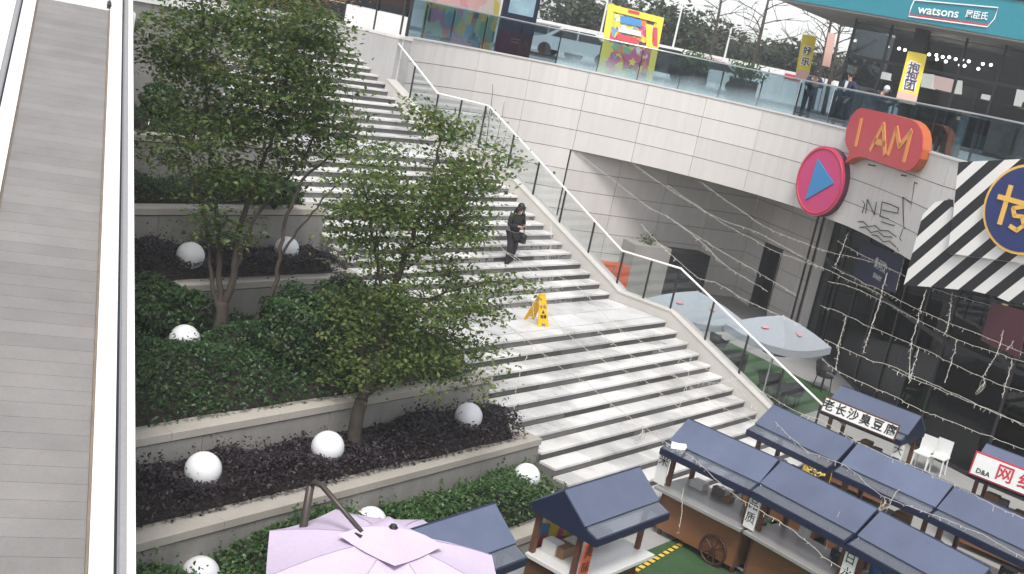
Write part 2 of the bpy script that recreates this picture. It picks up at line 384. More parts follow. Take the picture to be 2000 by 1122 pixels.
def landing(y0, y1, z, nx, ny):
    ld = MB().span((XL, y0 + .3, z - .3), (XR, y1 + .03, z - .032)).build('landing', MATS['joint mortar'], ST)
    ya, yb = y0 + .31, y1 + .015; dx, dy = W / nx, (yb - ya) / ny
    for i in range(nx):
        for j in range(ny):
            link('paving_tile', sm(('tile', nx, ny, y0), lambda: MB().cbox((0, 0, -.015), (dx - .022, dy - .022, .03), .004).mesh('paving_tile')), MATS['landing granite'], ld, loc=(XL + dx * (i + .5), ya + dy * (j + .5), z + rnd.uniform(-.002, .001)))
landing(Y2f, Y2, Z2, 9, 2)
landing(Y1f, Y1, Z1, 9, 2)
# ------------------------------------------------------------------ parapet along the right of the stair
def nose(y):
    if y < Y2f: return H + y / D3 * H
    if y < Y2: return Z2
    if y < Y1f: return Z2 + H + (y - Y2) / D2 * H
    if y < Y1: return Z1
    return Z1 + H + (y - Y1) / D1 * H
prof = [(-.75, 0), (-.75, .10), (-.45, .24), (Y2f - .05, Z2 + .22), (Y2 - .25, Z2 + .23), (Y2 + .1, Z2 + .42), (Y1f - .05, Z1 + .22), (Y1 - .25, Z1 + .23), (Y1 + .1, Z1 + .42), (15.02, nose(15.02) + .22), (15.02, 0)]
PW = thing('stair_parapet', 'pale sloped stone parapet edging the right side of the staircase', 'parapet', (.19, 0, 0))
MB().prism([(0.004, y, z) for y, z in prof], (.37, 0, 0)).build('wall', MATS['parapet stone'], PW)
tops = prof[2:10]
for (ya, za), (yb, zb) in zip(tops[:-1], tops[1:]):      # coping stones on top
    n = max(1, round(math.hypot(yb - ya, zb - za) / 1.3))
    for i in range(n):
        p, q = i / n, (i + 1) / n; y0_, y1_ = ya + (yb - ya) * p + .004, ya + (yb - ya) * q - .004; z0_, z1_ = za + (zb - za) * p, za + (zb - za) * q
        MB().prism([(-.012, y0_, z0_ + .003), (-.012, y1_, z1_ + .003), (-.012, y1_, z1_ + .035), (-.012, y0_, z0_ + .035)], (.40, 0, 0)).build('coping_stone', MATS['parapet stone'], PW)
BR = thing('stair_balustrade', 'glass stair balustrade with black posts and a bright steel handrail', 'balustrade', (.2, 0, 0))
HR = [(15.0, 6.95), (14.51, 6.67), (13.13, 5.87), (11.2, 5.90), (6.05, 3.30), (4.32, 3.35), (.15, 1.50), (-.55, 1.20)]
hx = .2
MB().tube([(hx, y, z) for y, z in HR], .027, 8).build('handrail', MATS['white metal'], BR, True)
def hr_z(y): ys = [a for a, b in HR][::-1]; zs = [b for a, b in HR][::-1]; return float(np.interp(y, ys, zs))
cop = sorted(tops); cz = lambda y: float(np.interp(y, [a for a, b in cop], [b for a, b in cop])) + .035
PY = [14.18, 13.1, 12.2, 11.3, 10.15, 9.14, 8.11, 7.03, 5.99, 5.15, 4.35, 3.25, 2.19, 1.15, .1]
for y in PY: MB().span((hx - .014, y - .022, cz(y) - .01), (hx + .014, y + .022, hr_z(y) - .02)).build('post', MATS['dark steel'], BR)
for a, b in zip(PY[:-1], PY[1:]):
    a, b = a - .04, b + .04
    MB().prism([(hx - .005, a, cz(a) + .04), (hx - .005, b, cz(b) + .04), (hx - .005, b, hr_z(b) - .06), (hx - .005, a, hr_z(a) - .06)], (.01, 0, 0)).build('glass_panel', MATS['clear glass'], BR)
# ------------------------------------------------------------------ side walls of the upper flight
SW = thing('stair_side_wall', 'plain grey rendered wall beside the topmost steps below the glass', 'wall', (.4, 16.5, 4))
MB().span((.2, 15.025, 4.0), (.75, YT + 1.2, WT - .06)).build('wall', MATS['side wall render'], SW)
MB().span((.185, 15.0, WT - .057), (.77, YT + 1.2, WT + .02)).build('coping', MATS['pale wall panel'], SW)
# ------------------------------------------------------------------ the big curved wall, panel by panel
ZR = [7.14, 6.49, 5.84, 5.17, 4.5, 3.82, 3.14, 2.45, 1.78, 1.1, .43, 0]
BW = thing('curved_retaining_wall', 'tall curved wall of pale stone panels with dark horizontal joints', 'wall', (8, 12, 0))
mb = MB()
def arc_sheet(mb, s0, s1, z0, z1, off, th, n):
    ss = np.linspace(s0, s1, n + 1); q = []
    for s in ss:
        p, tt, nn = arc(s)
        for o_, z in ((off, z0), (off, z1), (off - th, z1), (off - th, z0)): q.append((*(p + nn * o_), z))
    f = []
    for i in range(n):
        for j in range(4): f.append((i * 4 + j, i * 4 + (j + 1) % 4, i * 4 + 4 + (j + 1) % 4, i * 4 + 4 + j))
    f += [(3, 2, 1, 0), tuple(n * 4 + j for j in range(4))]
    mb.add(q, f)
arc_sheet(mb, .3, ARCL[-1] - .2, 4.5, WT - .01, -.03, .45, 150)
arc_sheet(mb, .3, S_REC, 0, 4.5, -.03, .45, 20)
mb.build('wall_backing', MATS['dark joint'], BW)
PWID = 2.02
ncol = int((ARCL[-1] - .3) / PWID)
for c in range(ncol):
    s0, s1 = c * PWID + .03, (c + 1) * PWID + .018
    rows = 11 if s0 < S_REC - .1 else 4
    if s0 > 31: continue
    for r in range(rows):
        m_ = MB(); arc_sheet(m_, s0, min(s1, S_REC) if r > 3 else s1, ZR[r + 1] + .009, ZR[r] - .009, 0, .03, 4); m_.build('wall_panel', MATS['pale wall panel'], BW)
mb = MB(); arc_sheet(mb, .05, ARCL[-1] - .2, WT, WT + .05, .03, .5, 150); mb.build('coping', MATS['pale wall panel'], BW)
p_, t0_, n0_ = arc(S_REC)
MB().prism([(*(p_), 0), (*(p_ + t0_ * .025), 0), (*(p_ + t0_ * .025 - n0_ * .5), 0), (*(p_ - n0_ * .5), 0)], (0, 0, 4.49)).build('wall_panel', MATS['pale wall panel'], BW)
# recess under the fascia
RC0, RC1, RC2 = np.array([7.9, 13.75]), np.array([15.1, 10.2]), np.array([12.73, 6.11])
RW = thing('recess_wall', 'shaded panelled wall of the recess under the overhang, with a doorway', 'wall', (12, 11, 0))
def flat_panels(A, B, wd, rows, root, skip=None):
    L = np.linalg.norm(B - A); t_ = (B - A) / L; n_ = np.array([t_[1], -t_[0]])
    m_ = MB(); m_.prism([(*(A - n_ * .03), 0), (*(B - n_ * .03), 0), (*(B - n_ * .3), 0), (*(A - n_ * .3), 0)], (0, 0, 4.49))
    if skip is None: m_.build('wall_backing', MATS['dark joint'], root)
    k = max(1, round(L / wd)); w_ = L / k
    for i in range(k):
        for r in range(rows[0], rows[1]):
            a, b = A + t_ * (i * w_ + .008), A + t_ * ((i + 1) * w_ - .008)
            z0, z1 = ZR[r + 1] + .009, min(ZR[r] - .009, 4.48)
            if skip:
                sa, sb, sh = skip; lo, hi = i * w_, (i + 1) * w_
                if z0 < sh and hi > sa and lo < sb:
                    if lo < sa - .15: b = A + t_ * (sa - .01)
                    elif hi > sb + .15: a = A + t_ * (sb + .01)
                    else: continue
            MB().prism([(*a, z0), (*b, z0), (*(b - n_ * .03), z0), (*(a - n_ * .03), z0)], (0, 0, z1 - z0)).build('wall_panel', MATS['pale wall panel'], root)
    return t_, n_
flat_panels(RC0, RC1, 2.0, (4, 11), RW)
DS0, DS1 = 1.15, 2.35
t_, n_ = flat_panels(RC1, RC2, 1.2, (4, 11), RW, skip=(DS0, DS1, 2.2))
m_ = MB()
for a, b, z0, z1 in ((0, DS0, 0, 4.49), (DS1, np.linalg.norm(RC2 - RC1), 0, 4.49), (DS0, DS1, 2.25, 4.49)):
    P, Q = RC1 + t_ * a, RC1 + t_ * b
    m_.prism([(*(P - n_ * .03), z0), (*(Q - n_ * .03), z0), (*(Q - n_ * .3), z0), (*(P - n_ * .3), z0)], (0, 0, z1 - z0))
m_.build('wall_backing', MATS['dark joint'], RW)
P, Q = RC1 + t_ * DS0, RC1 + t_ * DS1
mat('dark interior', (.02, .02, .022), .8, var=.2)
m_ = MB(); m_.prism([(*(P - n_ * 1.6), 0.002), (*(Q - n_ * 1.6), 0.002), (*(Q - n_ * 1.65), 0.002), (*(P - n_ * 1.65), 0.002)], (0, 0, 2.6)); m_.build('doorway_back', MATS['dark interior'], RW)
for X0, X1 in ((P, P + t_ * .06), (Q - t_ * .06, Q)):
    MB().prism([(*(X0 + n_ * .02), 0), (*(X1 + n_ * .02), 0), (*(X1 - n_ * .3), 0), (*(X0 - n_ * .3), 0)], (0, 0, 2.2)).build('door_frame', MATS['steel'], RW)
# soffit under the overhang
sp = [arc(s)[0] - arc(s)[2] * .08 for s in np.linspace(S_REC, arc_near(3.3, -3), 30)]
poly = [(*(p), 4.494) for p in sp] + [(6.5, -3, 4.494), (14.5, 5.0, 4.494), (15.6, 10.3, 4.494), (8.0, 14.1, 4.494)]
SF = MB().prism(poly, (0, 0, .1)).build('soffit', MATS['soffit']); tag(SF, 'plain grey underside of the overhanging upper plaza', 'soffit')
# ------------------------------------------------------------------ dark shop front under the overhang
mat('shop dark', (.028, .029, .032), .55, var=.3, scale=2)
mat('shop floor', (.06, .058, .055), .5, var=.2)
GF = [np.array(p) for p in ((12.6, 6.0), (9.9, 3.7), (7.2, 1.35), (4.75, -.75), (4.1, -2.6), (3.8, -5.5), (3.7, -9))]
SH = thing('dark_shop_front', 'dark glazed shop front under the curved overhang', 'shop front', (8, 2, 0))
for a, b in zip(GF[:-1], GF[1:]):
    L = np.linalg.norm(b - a); t_ = (b - a) / L; n_ = np.array([t_[1], -t_[0]]); k = max(1, round(L / 2.0))
    for i in range(k):
        p, q = a + t_ * (L * i / k), a + t_ * (L * (i + 1) / k)
        MB().prism([(*(p + t_ * .035), .12), (*(q - t_ * .035), .12), (*(q - t_ * .035 - n_ * .015), .12), (*(p + t_ * .035 - n_ * .015), .12)], (0, 0, 4.36)).build('window_pane', MATS['dark glass'], SH)
        MB().prism([(*(p + n_ * .03 - t_ * .033), 0), (*(p + n_ * .03 + t_ * .033), 0), (*(p - n_ * .1 + t_ * .033), 0), (*(p - n_ * .1 - t_ * .033), 0)], (0, 0, 4.49)).build('mullion', MATS['dark steel'], SH)
    for z in (0.001, 2.75):
        MB().prism([(*(a + n_ * .02), z), (*(b + n_ * .02), z), (*(b - n_ * .08), z), (*(a - n_ * .08), z)], (0, 0, .11)).build('transom', MATS['dark steel'], SH)
ins = [(*(p + np.array([2.9, -3.4])), 0.0) for p in GF]
m_ = MB(); m_.prism([(*p[:2], 0) for p in ins] + [(p[0] + .2, p[1] - .2, 0) for p in ins[::-1]], (0, 0, 4.49)); m_.build('back_wall', MATS['shop dark'], SH)
m_ = MB(); m_.prism([(*p, .006) for p in GF] + [(p[0], p[1], .006) for p in ins[::-1]], (0, 0, .006)); m_.build('shop_floor', MATS['shop floor'], SH)
for nm, c_ in (('display grey', (.20, .20, .21)), ('display blue', (.05, .07, .14)), ('display warm', (.26, .14, .06)), ('display pale', (.42, .42, .42))): mat(nm, c_, .6, var=.3, scale=3)
for i in range(34):
    a_, b_ = GF[i % 5], GF[i % 5 + 1]; q_ = a_ + (b_ - a_) * rnd.random(); tt_ = (b_ - a_) / np.linalg.norm(b_ - a_); nn_ = np.array([tt_[1], -tt_[0]]); q_ = q_ - nn_ * rnd.uniform(.4, 2.2)
    z_ = rnd.choice((.013, .013, 1.1, 2.0)); h_ = rnd.uniform(.7, 1.5); MB().box((q_[0], q_[1], z_ + h_ / 2), (rnd.uniform(.4, 1.5), .08, h_), math.atan2(tt_[1], tt_[0])).build('display_panel', MATS[rnd.choice(['display grey', 'display grey', 'display blue', 'display warm', 'display pale'])], SH)
mat('added warm light', (1., .75, .45), .5, var=0, fine=0, emit=3.)  # glowing boxes added to light up the dark shop inside
for i in range(9):
    a_, b_ = GF[i % 4], GF[i % 4 + 1]; q_ = a_ + (b_ - a_) * rnd.random() + np.array([1.2, -1.4]); MB().box((q_[0], q_[1], 3.6 + .1 * (i % 3)), (.12, .12, .05)).build('added_lamp', MATS['added warm light'], SH)
# column at the end of the shop front
CO = thing('steel_clad_column', 'narrow grey panelled pier with a black downpipe beside the dark glass', 'pier', (12.7, 6.1, 0))
MB().box((12.78, 6.2, 2.24), (.5, .5, 4.48), math.radians(40)).build('pier', MATS['pale wall panel'], CO)
for k_ in (0, 1): MB().tube([(12.55 - .1 * k_, 6.42 + .16 * k_, 0), (12.55 - .1 * k_, 6.42 + .16 * k_, 4.48)], .04, 8).build('downpipe', MATS['dark steel'], CO)
# ------------------------------------------------------------------ glass balustrade on the upper plaza
GB = thing('plaza_balustrade', 'printed blue glass balustrade curving along the edge of the upper plaza', 'balustrade', (6, 15, WT))
ZB, ZT = WT + .055, 8.30
def gl_panel(s0, s1):
    m_ = MB(); arc_sheet(m_, s0 + .012, s1 - .012, ZB, ZT - .02, -.2, .014, 3); m_.build('glass_panel', MATS['printed glass' if 6.6 < s0 < 14.5 else 'tinted glass'], GB)
    p, tt, nn = arc(s0); q = p - nn * .26
    MB().box((q[0], q[1], (ZB + ZT - .1) / 2), (.035, .05, ZT - .1 - ZB), math.atan2(tt[1], tt[0])).build('post', MATS['dark steel'], GB)
s = .25
while s < 31: gl_panel(s, s + 1.35); s += 1.35
MB().tube([(*(arc(s)[0] - arc(s)[2] * .207), ZT) for s in np.linspace(.1, 31, 150)], .024, 6).build('top_rail', MATS['steel'], GB, True)
GS = thing('stairhead_balustrade', 'balustrade of white panels and dark glass at the head of the stairs', 'balustrade', (.55, 16.5, WT))
for i, y in enumerate(np.arange(15.1, 19.2, 1.36)):
    m_ = MB().span((.54, y + .03, WT + .025), (.57, y + 1.33, WT + .58)); 
    if i < 2: m_.build('white_panel', MATS['white metal'], GS)
    else: m_.build('glass_panel', MATS['dark glass'], GS)
    MB().span((.545, y + .03, WT + .6), (.56, y + 1.33, WT + 1.12)).build('glass_panel', MATS['dark glass'], GS)
    MB().span((.52, y - .03, WT + .022), (.6, y + .028, WT + 1.15)).build('post', MATS['dark steel'], GS)
MB().tube([(.555, 15.05, WT + 1.16), (.555, 19.2, WT + 1.16)], .025, 6).build('top_rail', MATS['steel'], GS)
# ------------------------------------------------------------------ terraced planters left of the stairs
PL = [(.40, .44, 1.3), (1.83, 1.20, 3.0), (3.18, 1.90, 6.9), (6.94, 2.70, 8.2), (8.28, 3.72, 9.7), (9.82, 4.75, 12.2)]   # front Y, coping Z, back Y
XW = -20.5
PLN = ['lowest', 'second lowest', 'third', 'fourth', 'fifth', 'highest']
for i, (yf, zc, yb) in enumerate(PL):
    zb = 0 if i == 0 else PL[i - 1][1] - .35
    nextf = PL[i + 1][0] if i < 5 else 12.2
    T = thing('planter_wall', f'{PLN[i]} of the stepped stone planter walls climbing beside the stairs', 'planter', (XL, yf, zb), group='stepped planters beside the stairs')
    m_ = MB(); m_.span((XW, yf + .05, zb), (XL - .012, yf + .3, zc - .125)); m_.span((XL - .3, yf + .3, zb), (XL - .012, nextf + .05, zc - .125)); m_.build('wall_core', MATS['dark joint'], T)
    x = XL; k = 0
    while x > XW + .1:
        w_ = 2.4 if k else 1.6
        x2 = max(XW, x - w_)
        MB().span((x2 + .005, yf + .016, zb), (x - .005, yf + .06, zc - .145)).build('wall_panel', MATS['planter stone'], T); x = x2; k += 1
    x = XL; k = 0
    while x > XW + .1:
        w_ = 1.9 if k else 1.25; x2 = max(XW, x - w_)
        MB().cbox(((x + x2) / 2 + (.01 if k == 0 else 0), yf + .18, zc - .06), (x - x2 - .008 + (.02 if k == 0 else 0), .37, .12), .008).build('coping_stone', MATS['coping stone'], T); x = x2; k += 1
    yy = yf + .37
    while yy < nextf - .2:
        y3 = min(nextf + .02, yy + 1.3)
        MB().cbox((XL - .165, (yy + y3) / 2, zc - .06), (.35, y3 - yy - .008, .12), .008).build('coping_stone', MATS['coping stone'], T)
        MB().span((XL - .03, yy, zb), (XL + .006, y3 - .01, zc - .14)).build('wall_panel', MATS['coping stone'], T); yy = y3
    T.rotation_euler.z = .02
TW = thing('terrace_back_wall', 'tall plain wall behind the highest planter up to the plaza', 'wall', (-14, 12.25, 4))
MB().span((-40, 12.2, 3.8), (XL - .3, 12.45, WT - .1)).build('wall', MATS['planter stone'], TW)
MB().span((XL - .3, 12.2, 3.8), (XL, YT + .5, WT - .1)).build('wall', MATS['planter stone'], TW)
MB().span((-40, 12.16, WT - .098), (XL + .02, 12.5, WT + .06)).build('coping', MATS['white metal'], TW)
for k in range(12):
    MB().span((-40 + 2.7 * k + 2.2, 12.3, WT + .06), (-40 + 2.7 * k + 2.25, 12.34, WT + 1.1)).build('post', MATS['dark steel'], TW)
# ------------------------------------------------------------------ inclined moving walkway at the left
WA = np.array([-13.70, 7.37, 7.07]); WV = np.array([.4783, .8284, .2914]); WV /= np.linalg.norm(WV); WW = np.array([WV[1], -WV[0], 0]); WW /= np.linalg.norm(WW); WNn = np.cross(WW, WV)
def wp(c, a, h=0): return WA + WW * c + WV * a + WNn * h
MWK = thing('moving_walkway', 'long inclined moving walkway with grey ribbed pallets and white sides', 'walkway', tuple(wp(-.5, -24)[:2]) + (0,))
def wbar(c0, c1, a0, a1, h0, h1): return MB().prism([wp(c0, a0, h0), wp(c1, a0, h0), wp(c1, a1, h0), wp(c0, a1, h0)], WNn * (h1 - h0))
wbar(-1.75, .36, -24, 0, -.95, -.06).build('truss_casing', MATS['grey metal'], MWK)
pm = None; a = 0.0; pw = .2
for i in range(90):
    a1 = -i * pw; m_ = wbar(-1.0, 0, a1 - pw + .003, a1 - .0, -.05, 0)
    if pm is None:
        q = MB(); q.add([Matrix(((1, 0, 0), (0, 1, 0), (0, 0, 1))) @ Vector(v) for v in [(np.array(p) - wp(0, 0)) for p in m_.v]], m_.f); pm = q.mesh('pallet')
    link('pallet', pm, MATS['walkway rubber'], MWK, loc=Vector(wp(0, a1)))
for sgn, o0 in ((1, 0.), (-1, -1.)):
    f = lambda c0, c1, h0, h1, nm, mt: wbar(*(sorted((o0 + sgn * c0, o0 + sgn * c1))), -24, .9, h0, h1).build(nm, MATS[mt], MWK)
    f(.002, .022, -.05, .012, 'edge_strip', 'copper strip')
    f(.024, .195, -.05, .05, 'inner_deck', 'white metal')
    f(.197, .215, -.05, .02, 'groove', 'dark steel')
    f(.217, .232, -.05, .062, 'trim_rail', 'steel')
    f(.234, .285, -.05, .055, 'handrail_belt', 'grey metal')
    f(.287, .352 if sgn > 0 else .75, -.05, .065, 'outer_deck', 'white metal')
m_ = MB(); e1 = wp(-1.8, 0.0, .02); e2 = wp(.40, 0.0, .02); up = WV * [1, 1, 0]; up = up / np.linalg.norm(up)
m_.prism([e1, e2, e2 + up * 7.5, e1 + up * 7.5], (0, 0, -.5)); m_.build('top_landing', MATS['white metal'], MWK)
for c in (-1.0, -.0): MB().prism([wp(c - .03, 0, .03), wp(c + .03, 0, .03), wp(c + .03, .15, .03), wp(c - .03, .15, .03)], (0, 0, .06)).build('comb_guard', MATS['dark steel'], MWK)
for a in (-18, -9): 
    p = wp(-.7, a, -.95); MB().span((p[0] - .3, p[1] - .3, 0), (p[0] + .3, p[1] + .3, p[2] + .1)).build('support_pier', MATS['side wall render'], MWK)
# ------------------------------------------------------------------ vegetation
leafmat('tree leaf', [(.03, .07, .014), (.06, .12, .025), (.11, .17, .038), (.18, .20, .06), (.07, .125, .03)], .45, .45)
leafmat('tree leaf light', [(.05, .105, .024), (.10, .17, .04), (.155, .22, .055), (.23, .25, .085), (.12, .185, .045)], .45, .48)
leafmat('hedge leaf', [(.018, .05, .014), (.032, .085, .022), (.055, .12, .03), (.10, .17, .05), (.03, .075, .02)], .35, .25)
leafmat('bed leaf', [(.012, .04, .012), (.022, .062, .018), (.04, .092, .026), (.07, .125, .035), (.02, .055, .016)], .4, .25)
leafmat('purple leaf', [(.010, .007, .009), (.018, .011, .015), (.026, .017, .023), (.046, .031, .039), (.013, .009, .012)], .45, .15)
leafmat('autumn leaf', [(.10, .065, .02), (.19, .11, .03), (.24, .16, .05), (.12, .10, .03), (.20, .09, .03)], .5, .35)
leafmat('far leaf', [(.03, .05, .025), (.045, .065, .035), (.06, .08, .045), (.05, .07, .04)], .7, .2)
mat('bark', (.055, .042, .033), .9, var=.3, scale=14, fine=.25, bump=.5)
mat('pale bark', (.12, .10, .085), .9, var=.3, scale=14, fine=.2, bump=.4)
def lumps(x, y, seed, s=1.):
    r = np.random.default_rng(seed); o = np.zeros_like(x)
    for k in range(9):
        a = r.uniform(0, 6.28); f = r.uniform(1.2, 5.5) * s; o += np.sin(f * (x * np.cos(a) + y * np.sin(a)) + r.uniform(0, 6.28)) / (1 + .25 * f)
    return o / 2.2
def bed(name, label, x0, x1, y0, y1, z, h, n, size, lm, seed, lump=.16, edge=.18, cat='ground cover'):
    r = np.random.default_rng(seed)
    def top(X, Y):
        e = np.minimum(np.minimum(X - x0, x1 - X), np.minimum(Y - y0, y1 - Y)); e = np.clip(e / edge, 0, 1) ** .5
        Zt = z + h * (.45 + .55 * e) + lump * lumps(X, Y, seed) * e
        for q in GL:        # the planting dips in front of each globe lamp
            if y0 - .2 < q[1] < y1 + .2: Zt = Zt - np.maximum(0, Zt - (q[2] - .02 if lm == 'purple leaf' else q[2] + .13)) * np.exp(-((X - q[0] + .12) / .38) ** 4 - ((Y - q[1] + .2) / .5) ** 4)
        return Zt
    root = tag(thing(name, label, cat, ((x0 + x1) / 2, (y0 + y1) / 2, z - .05)), kind='stuff')
    X = r.uniform(x0 - .04, x1 + .04, n); Y = r.uniform(y0 - .06, y1 + .04, n); Z = top(np.clip(X, x0, x1), np.clip(Y, y0, y1)) - np.abs(r.normal(0, .07, n))
    P = np.stack([X, Y, Z], 1); ok = np.ones(n, bool)
    for q in GL: ok &= (np.linalg.norm(P - np.array(q[:3]), axis=1) > q[4] + .035)
    P = P[ok]; n = len(P); N = np.stack([r.normal(0, .55, n), r.normal(-.15, .55, n), np.ones(n)], 1)
    V, Fc = leaf_arrays(P, N, size, .55, rng=r); leaf_obj('leaves', V, Fc, MATS[lm], root)['kind'] = 'stuff'
    # sprigs that stand up above the mass
    k = n // 9; X = r.uniform(x0, x1, k // 6); Y = r.uniform(y0, y1, k // 6); ok = np.ones(len(X), bool)
    for q in GL: ok &= (np.hypot(X - q[0], Y - q[1] + .12) > q[4] + .08) & (np.hypot(X - q[0] + .1, Y - q[1] + .3) > .3)
    X, Y = np.repeat(X[ok], 6), np.repeat(Y[ok], 6)
    t = np.tile(np.arange(6), len(X) // 6); Z = top(X, Y) + t * np.repeat(r.uniform(.015, .05, len(X) // 6), 6) - .03
    V, Fc = leaf_arrays(np.stack([X + r.normal(0, .03, len(X)), Y + r.normal(0, .03, len(X)), Z], 1), r.normal(0, 1, (len(X), 3)) + [0, 0, .6], size * .9, .5, rng=r)
    leaf_obj('sprigs', V, Fc, MATS[lm], root)['kind'] = 'stuff'
    gx, gy = max(8, int((x1 - x0) * 5)), max(5, int((y1 - y0) * 5)); A, B = np.meshgrid(np.linspace(x0, x1, gx), np.linspace(y0, y1, gy), indexing='ij')
    C = top(A, B) - .16; C[0] = C[-1] = z - .04; C[:, 0] = C[:, -1] = z - .04
    m = MB(); m.add(np.stack([A, B, C], -1).reshape(-1, 3), [(i * gy + j, (i + 1) * gy + j, (i + 1) * gy + j + 1, i * gy + j + 1) for i in range(gx - 1) for j in range(gy - 1)])
    m.build('soil', MATS['soil'], root, True); return root
# ---- globe lamps (built below, listed here so that leaves keep clear of them)
mat('lamp globe', (.82, .82, .83), .4, var=.04, scale=3, fine=.02, spec=.4)
GL = [(*hit(397, 918, Z=1.53), 'white globe lamp nearest the walkway in the purple bed', .25), (*hit(640, 874, Z=1.51), 'white globe lamp beside the leaning tree trunk in the purple bed', .25), (*hit(915, 814, Z=1.58), 'white globe lamp at the stair end of the lower purple bed', .24),
      (-12.77, 5.56, 2.22, 'white globe lamp half sunk in the wide green bed near the trunks', .25), (*hit(372, 500, Z=3.04), 'white globe lamp left of the trunks in the upper purple bed', .25), (*hit(560, 486, Z=3.04), 'white globe lamp right of the trunks in the upper purple bed', .24),
      (-12.09, 1.50, .68, 'white globe lamp in the hedge right behind the lilac parasol', .25), (-8.46, 1.45, .76, 'white globe lamp at the stair end of the green hedge', .24), (-15.05, 1.52, .60, 'white globe lamp in the hedge at the bottom edge near the walkway', .25)]
XB0, XB1 = -20.4, XL - .36
bed('green_hedge', 'glossy green hedge filling the lowest planter behind the stalls', XB0, XB1, .66, 1.80, .40, .56, 19000, .075, 'hedge leaf', 11, lump=.2, edge=.25, cat='hedge')
bed('purple_shrub_bed', 'dark purple shrubs in the second lowest planter round three globe lamps', XB0, XB1, 1.98, 3.14, 1.15, .50, 26000, .066, 'purple leaf', 12, lump=.24, edge=.3)
bed('green_shrub_bed', 'deep green leafy shrubs in the wide third planter', XB0, XB1, 3.32, 6.88, 1.85, .45, 36000, .075, 'bed leaf', 13, lump=.26, edge=.3)
bed('purple_shrub_bed', 'dark purple shrubs in the fourth planter below two globe lamps', XB0, XB1, 7.08, 8.24, 2.64, .54, 21000, .066, 'purple leaf', 14, lump=.24, edge=.3)
bed('green_shrub_bed', 'green shrubs along the fifth planter under the tall tree crown', XB0, XB1, 8.62, 9.75, 3.66, .42, 13000, .075, 'bed leaf', 15, lump=.13)
bed('green_shrub_bed', 'dim green shrubs in the highest planter against the tall wall', XB0, XB1, 10.2, 12.1, 4.7, .3, 9000, .075, 'bed leaf', 16, lump=.1)
def bush(name, label, c, rad, n, size, lm, seed, group=None):
    r = np.random.default_rng(seed); root = thing(name, label, 'bush', (c[0], c[1], c[2] - rad[2]), group=group)
    u = r.normal(size=(n, 3)); u /= np.linalg.norm(u, axis=1, keepdims=True); u[:, 2] = np.where(u[:, 2] < -.5, -u[:, 2], u[:, 2])
    k = 1 + .13 * np.sin(5 * u[:, 0] + seed) * np.cos(4 * u[:, 1] - seed) + .09 * np.sin(9 * u[:, 2] + 7 * u[:, 0])
    P = np.array(c) + u * np.array(rad) * (k * r.uniform(.84, 1.03, n))[:, None]
    V, Fc = leaf_arrays(P, u + r.normal(0, .5, (n, 3)) + [0, 0, .3], size, .55, rng=r); leaf_obj('leaves', V, Fc, MATS[lm], root)['kind'] = 'stuff'
    m = MB().ball(c, 1, 12, [q * .72 for q in rad]);  # dark inner ball added to block the view through the leaves
    for i in range(7):
        a = i * .9; m.tube([(c[0], c[1], c[2] - rad[2]), (c[0] + math.cos(a) * rad[0] * .6, c[1] + math.sin(a) * rad[1] * .6, c[2] + rad[2] * .3)], [.02, .008], 5)
    m.build('stems', MATS['soil'], root, True); return root
bush('round_bush', 'big rounded green bush in the wide planter right of the trunks', hit(590, 690, Z=2.3) + [0, .1, .25], (.85, .8, .8), 5200, .08, 'bed leaf', 21)
bush('round_bush', 'green bush behind the round one, nearer the stairs', hit(690, 640, Z=2.5) + [0, .3, .15], (.6, .6, .7), 3200, .08, 'bed leaf', 22)
bush('leafy_bush', 'leafy bush against the fourth planter wall by the walkway', hit(320, 640, Z=2.35) + [0, .5, .05], (1.3, .55, .6), 5200, .085, 'bed leaf', 23)
bush('leafy_bush', 'dark clipped bush in the highest planter beside the walkway', hit(312, 200, Z=5.2), (.42, .4, .42), 1500, .08, 'bed leaf', 24)
bush('leafy_bush', 'low green bush overhanging the end of the fifth planter', hit(545, 385, Z=4.0) + [0, .1, .05], (.6, .45, .32), 2200, .085, 'hedge leaf', 25)
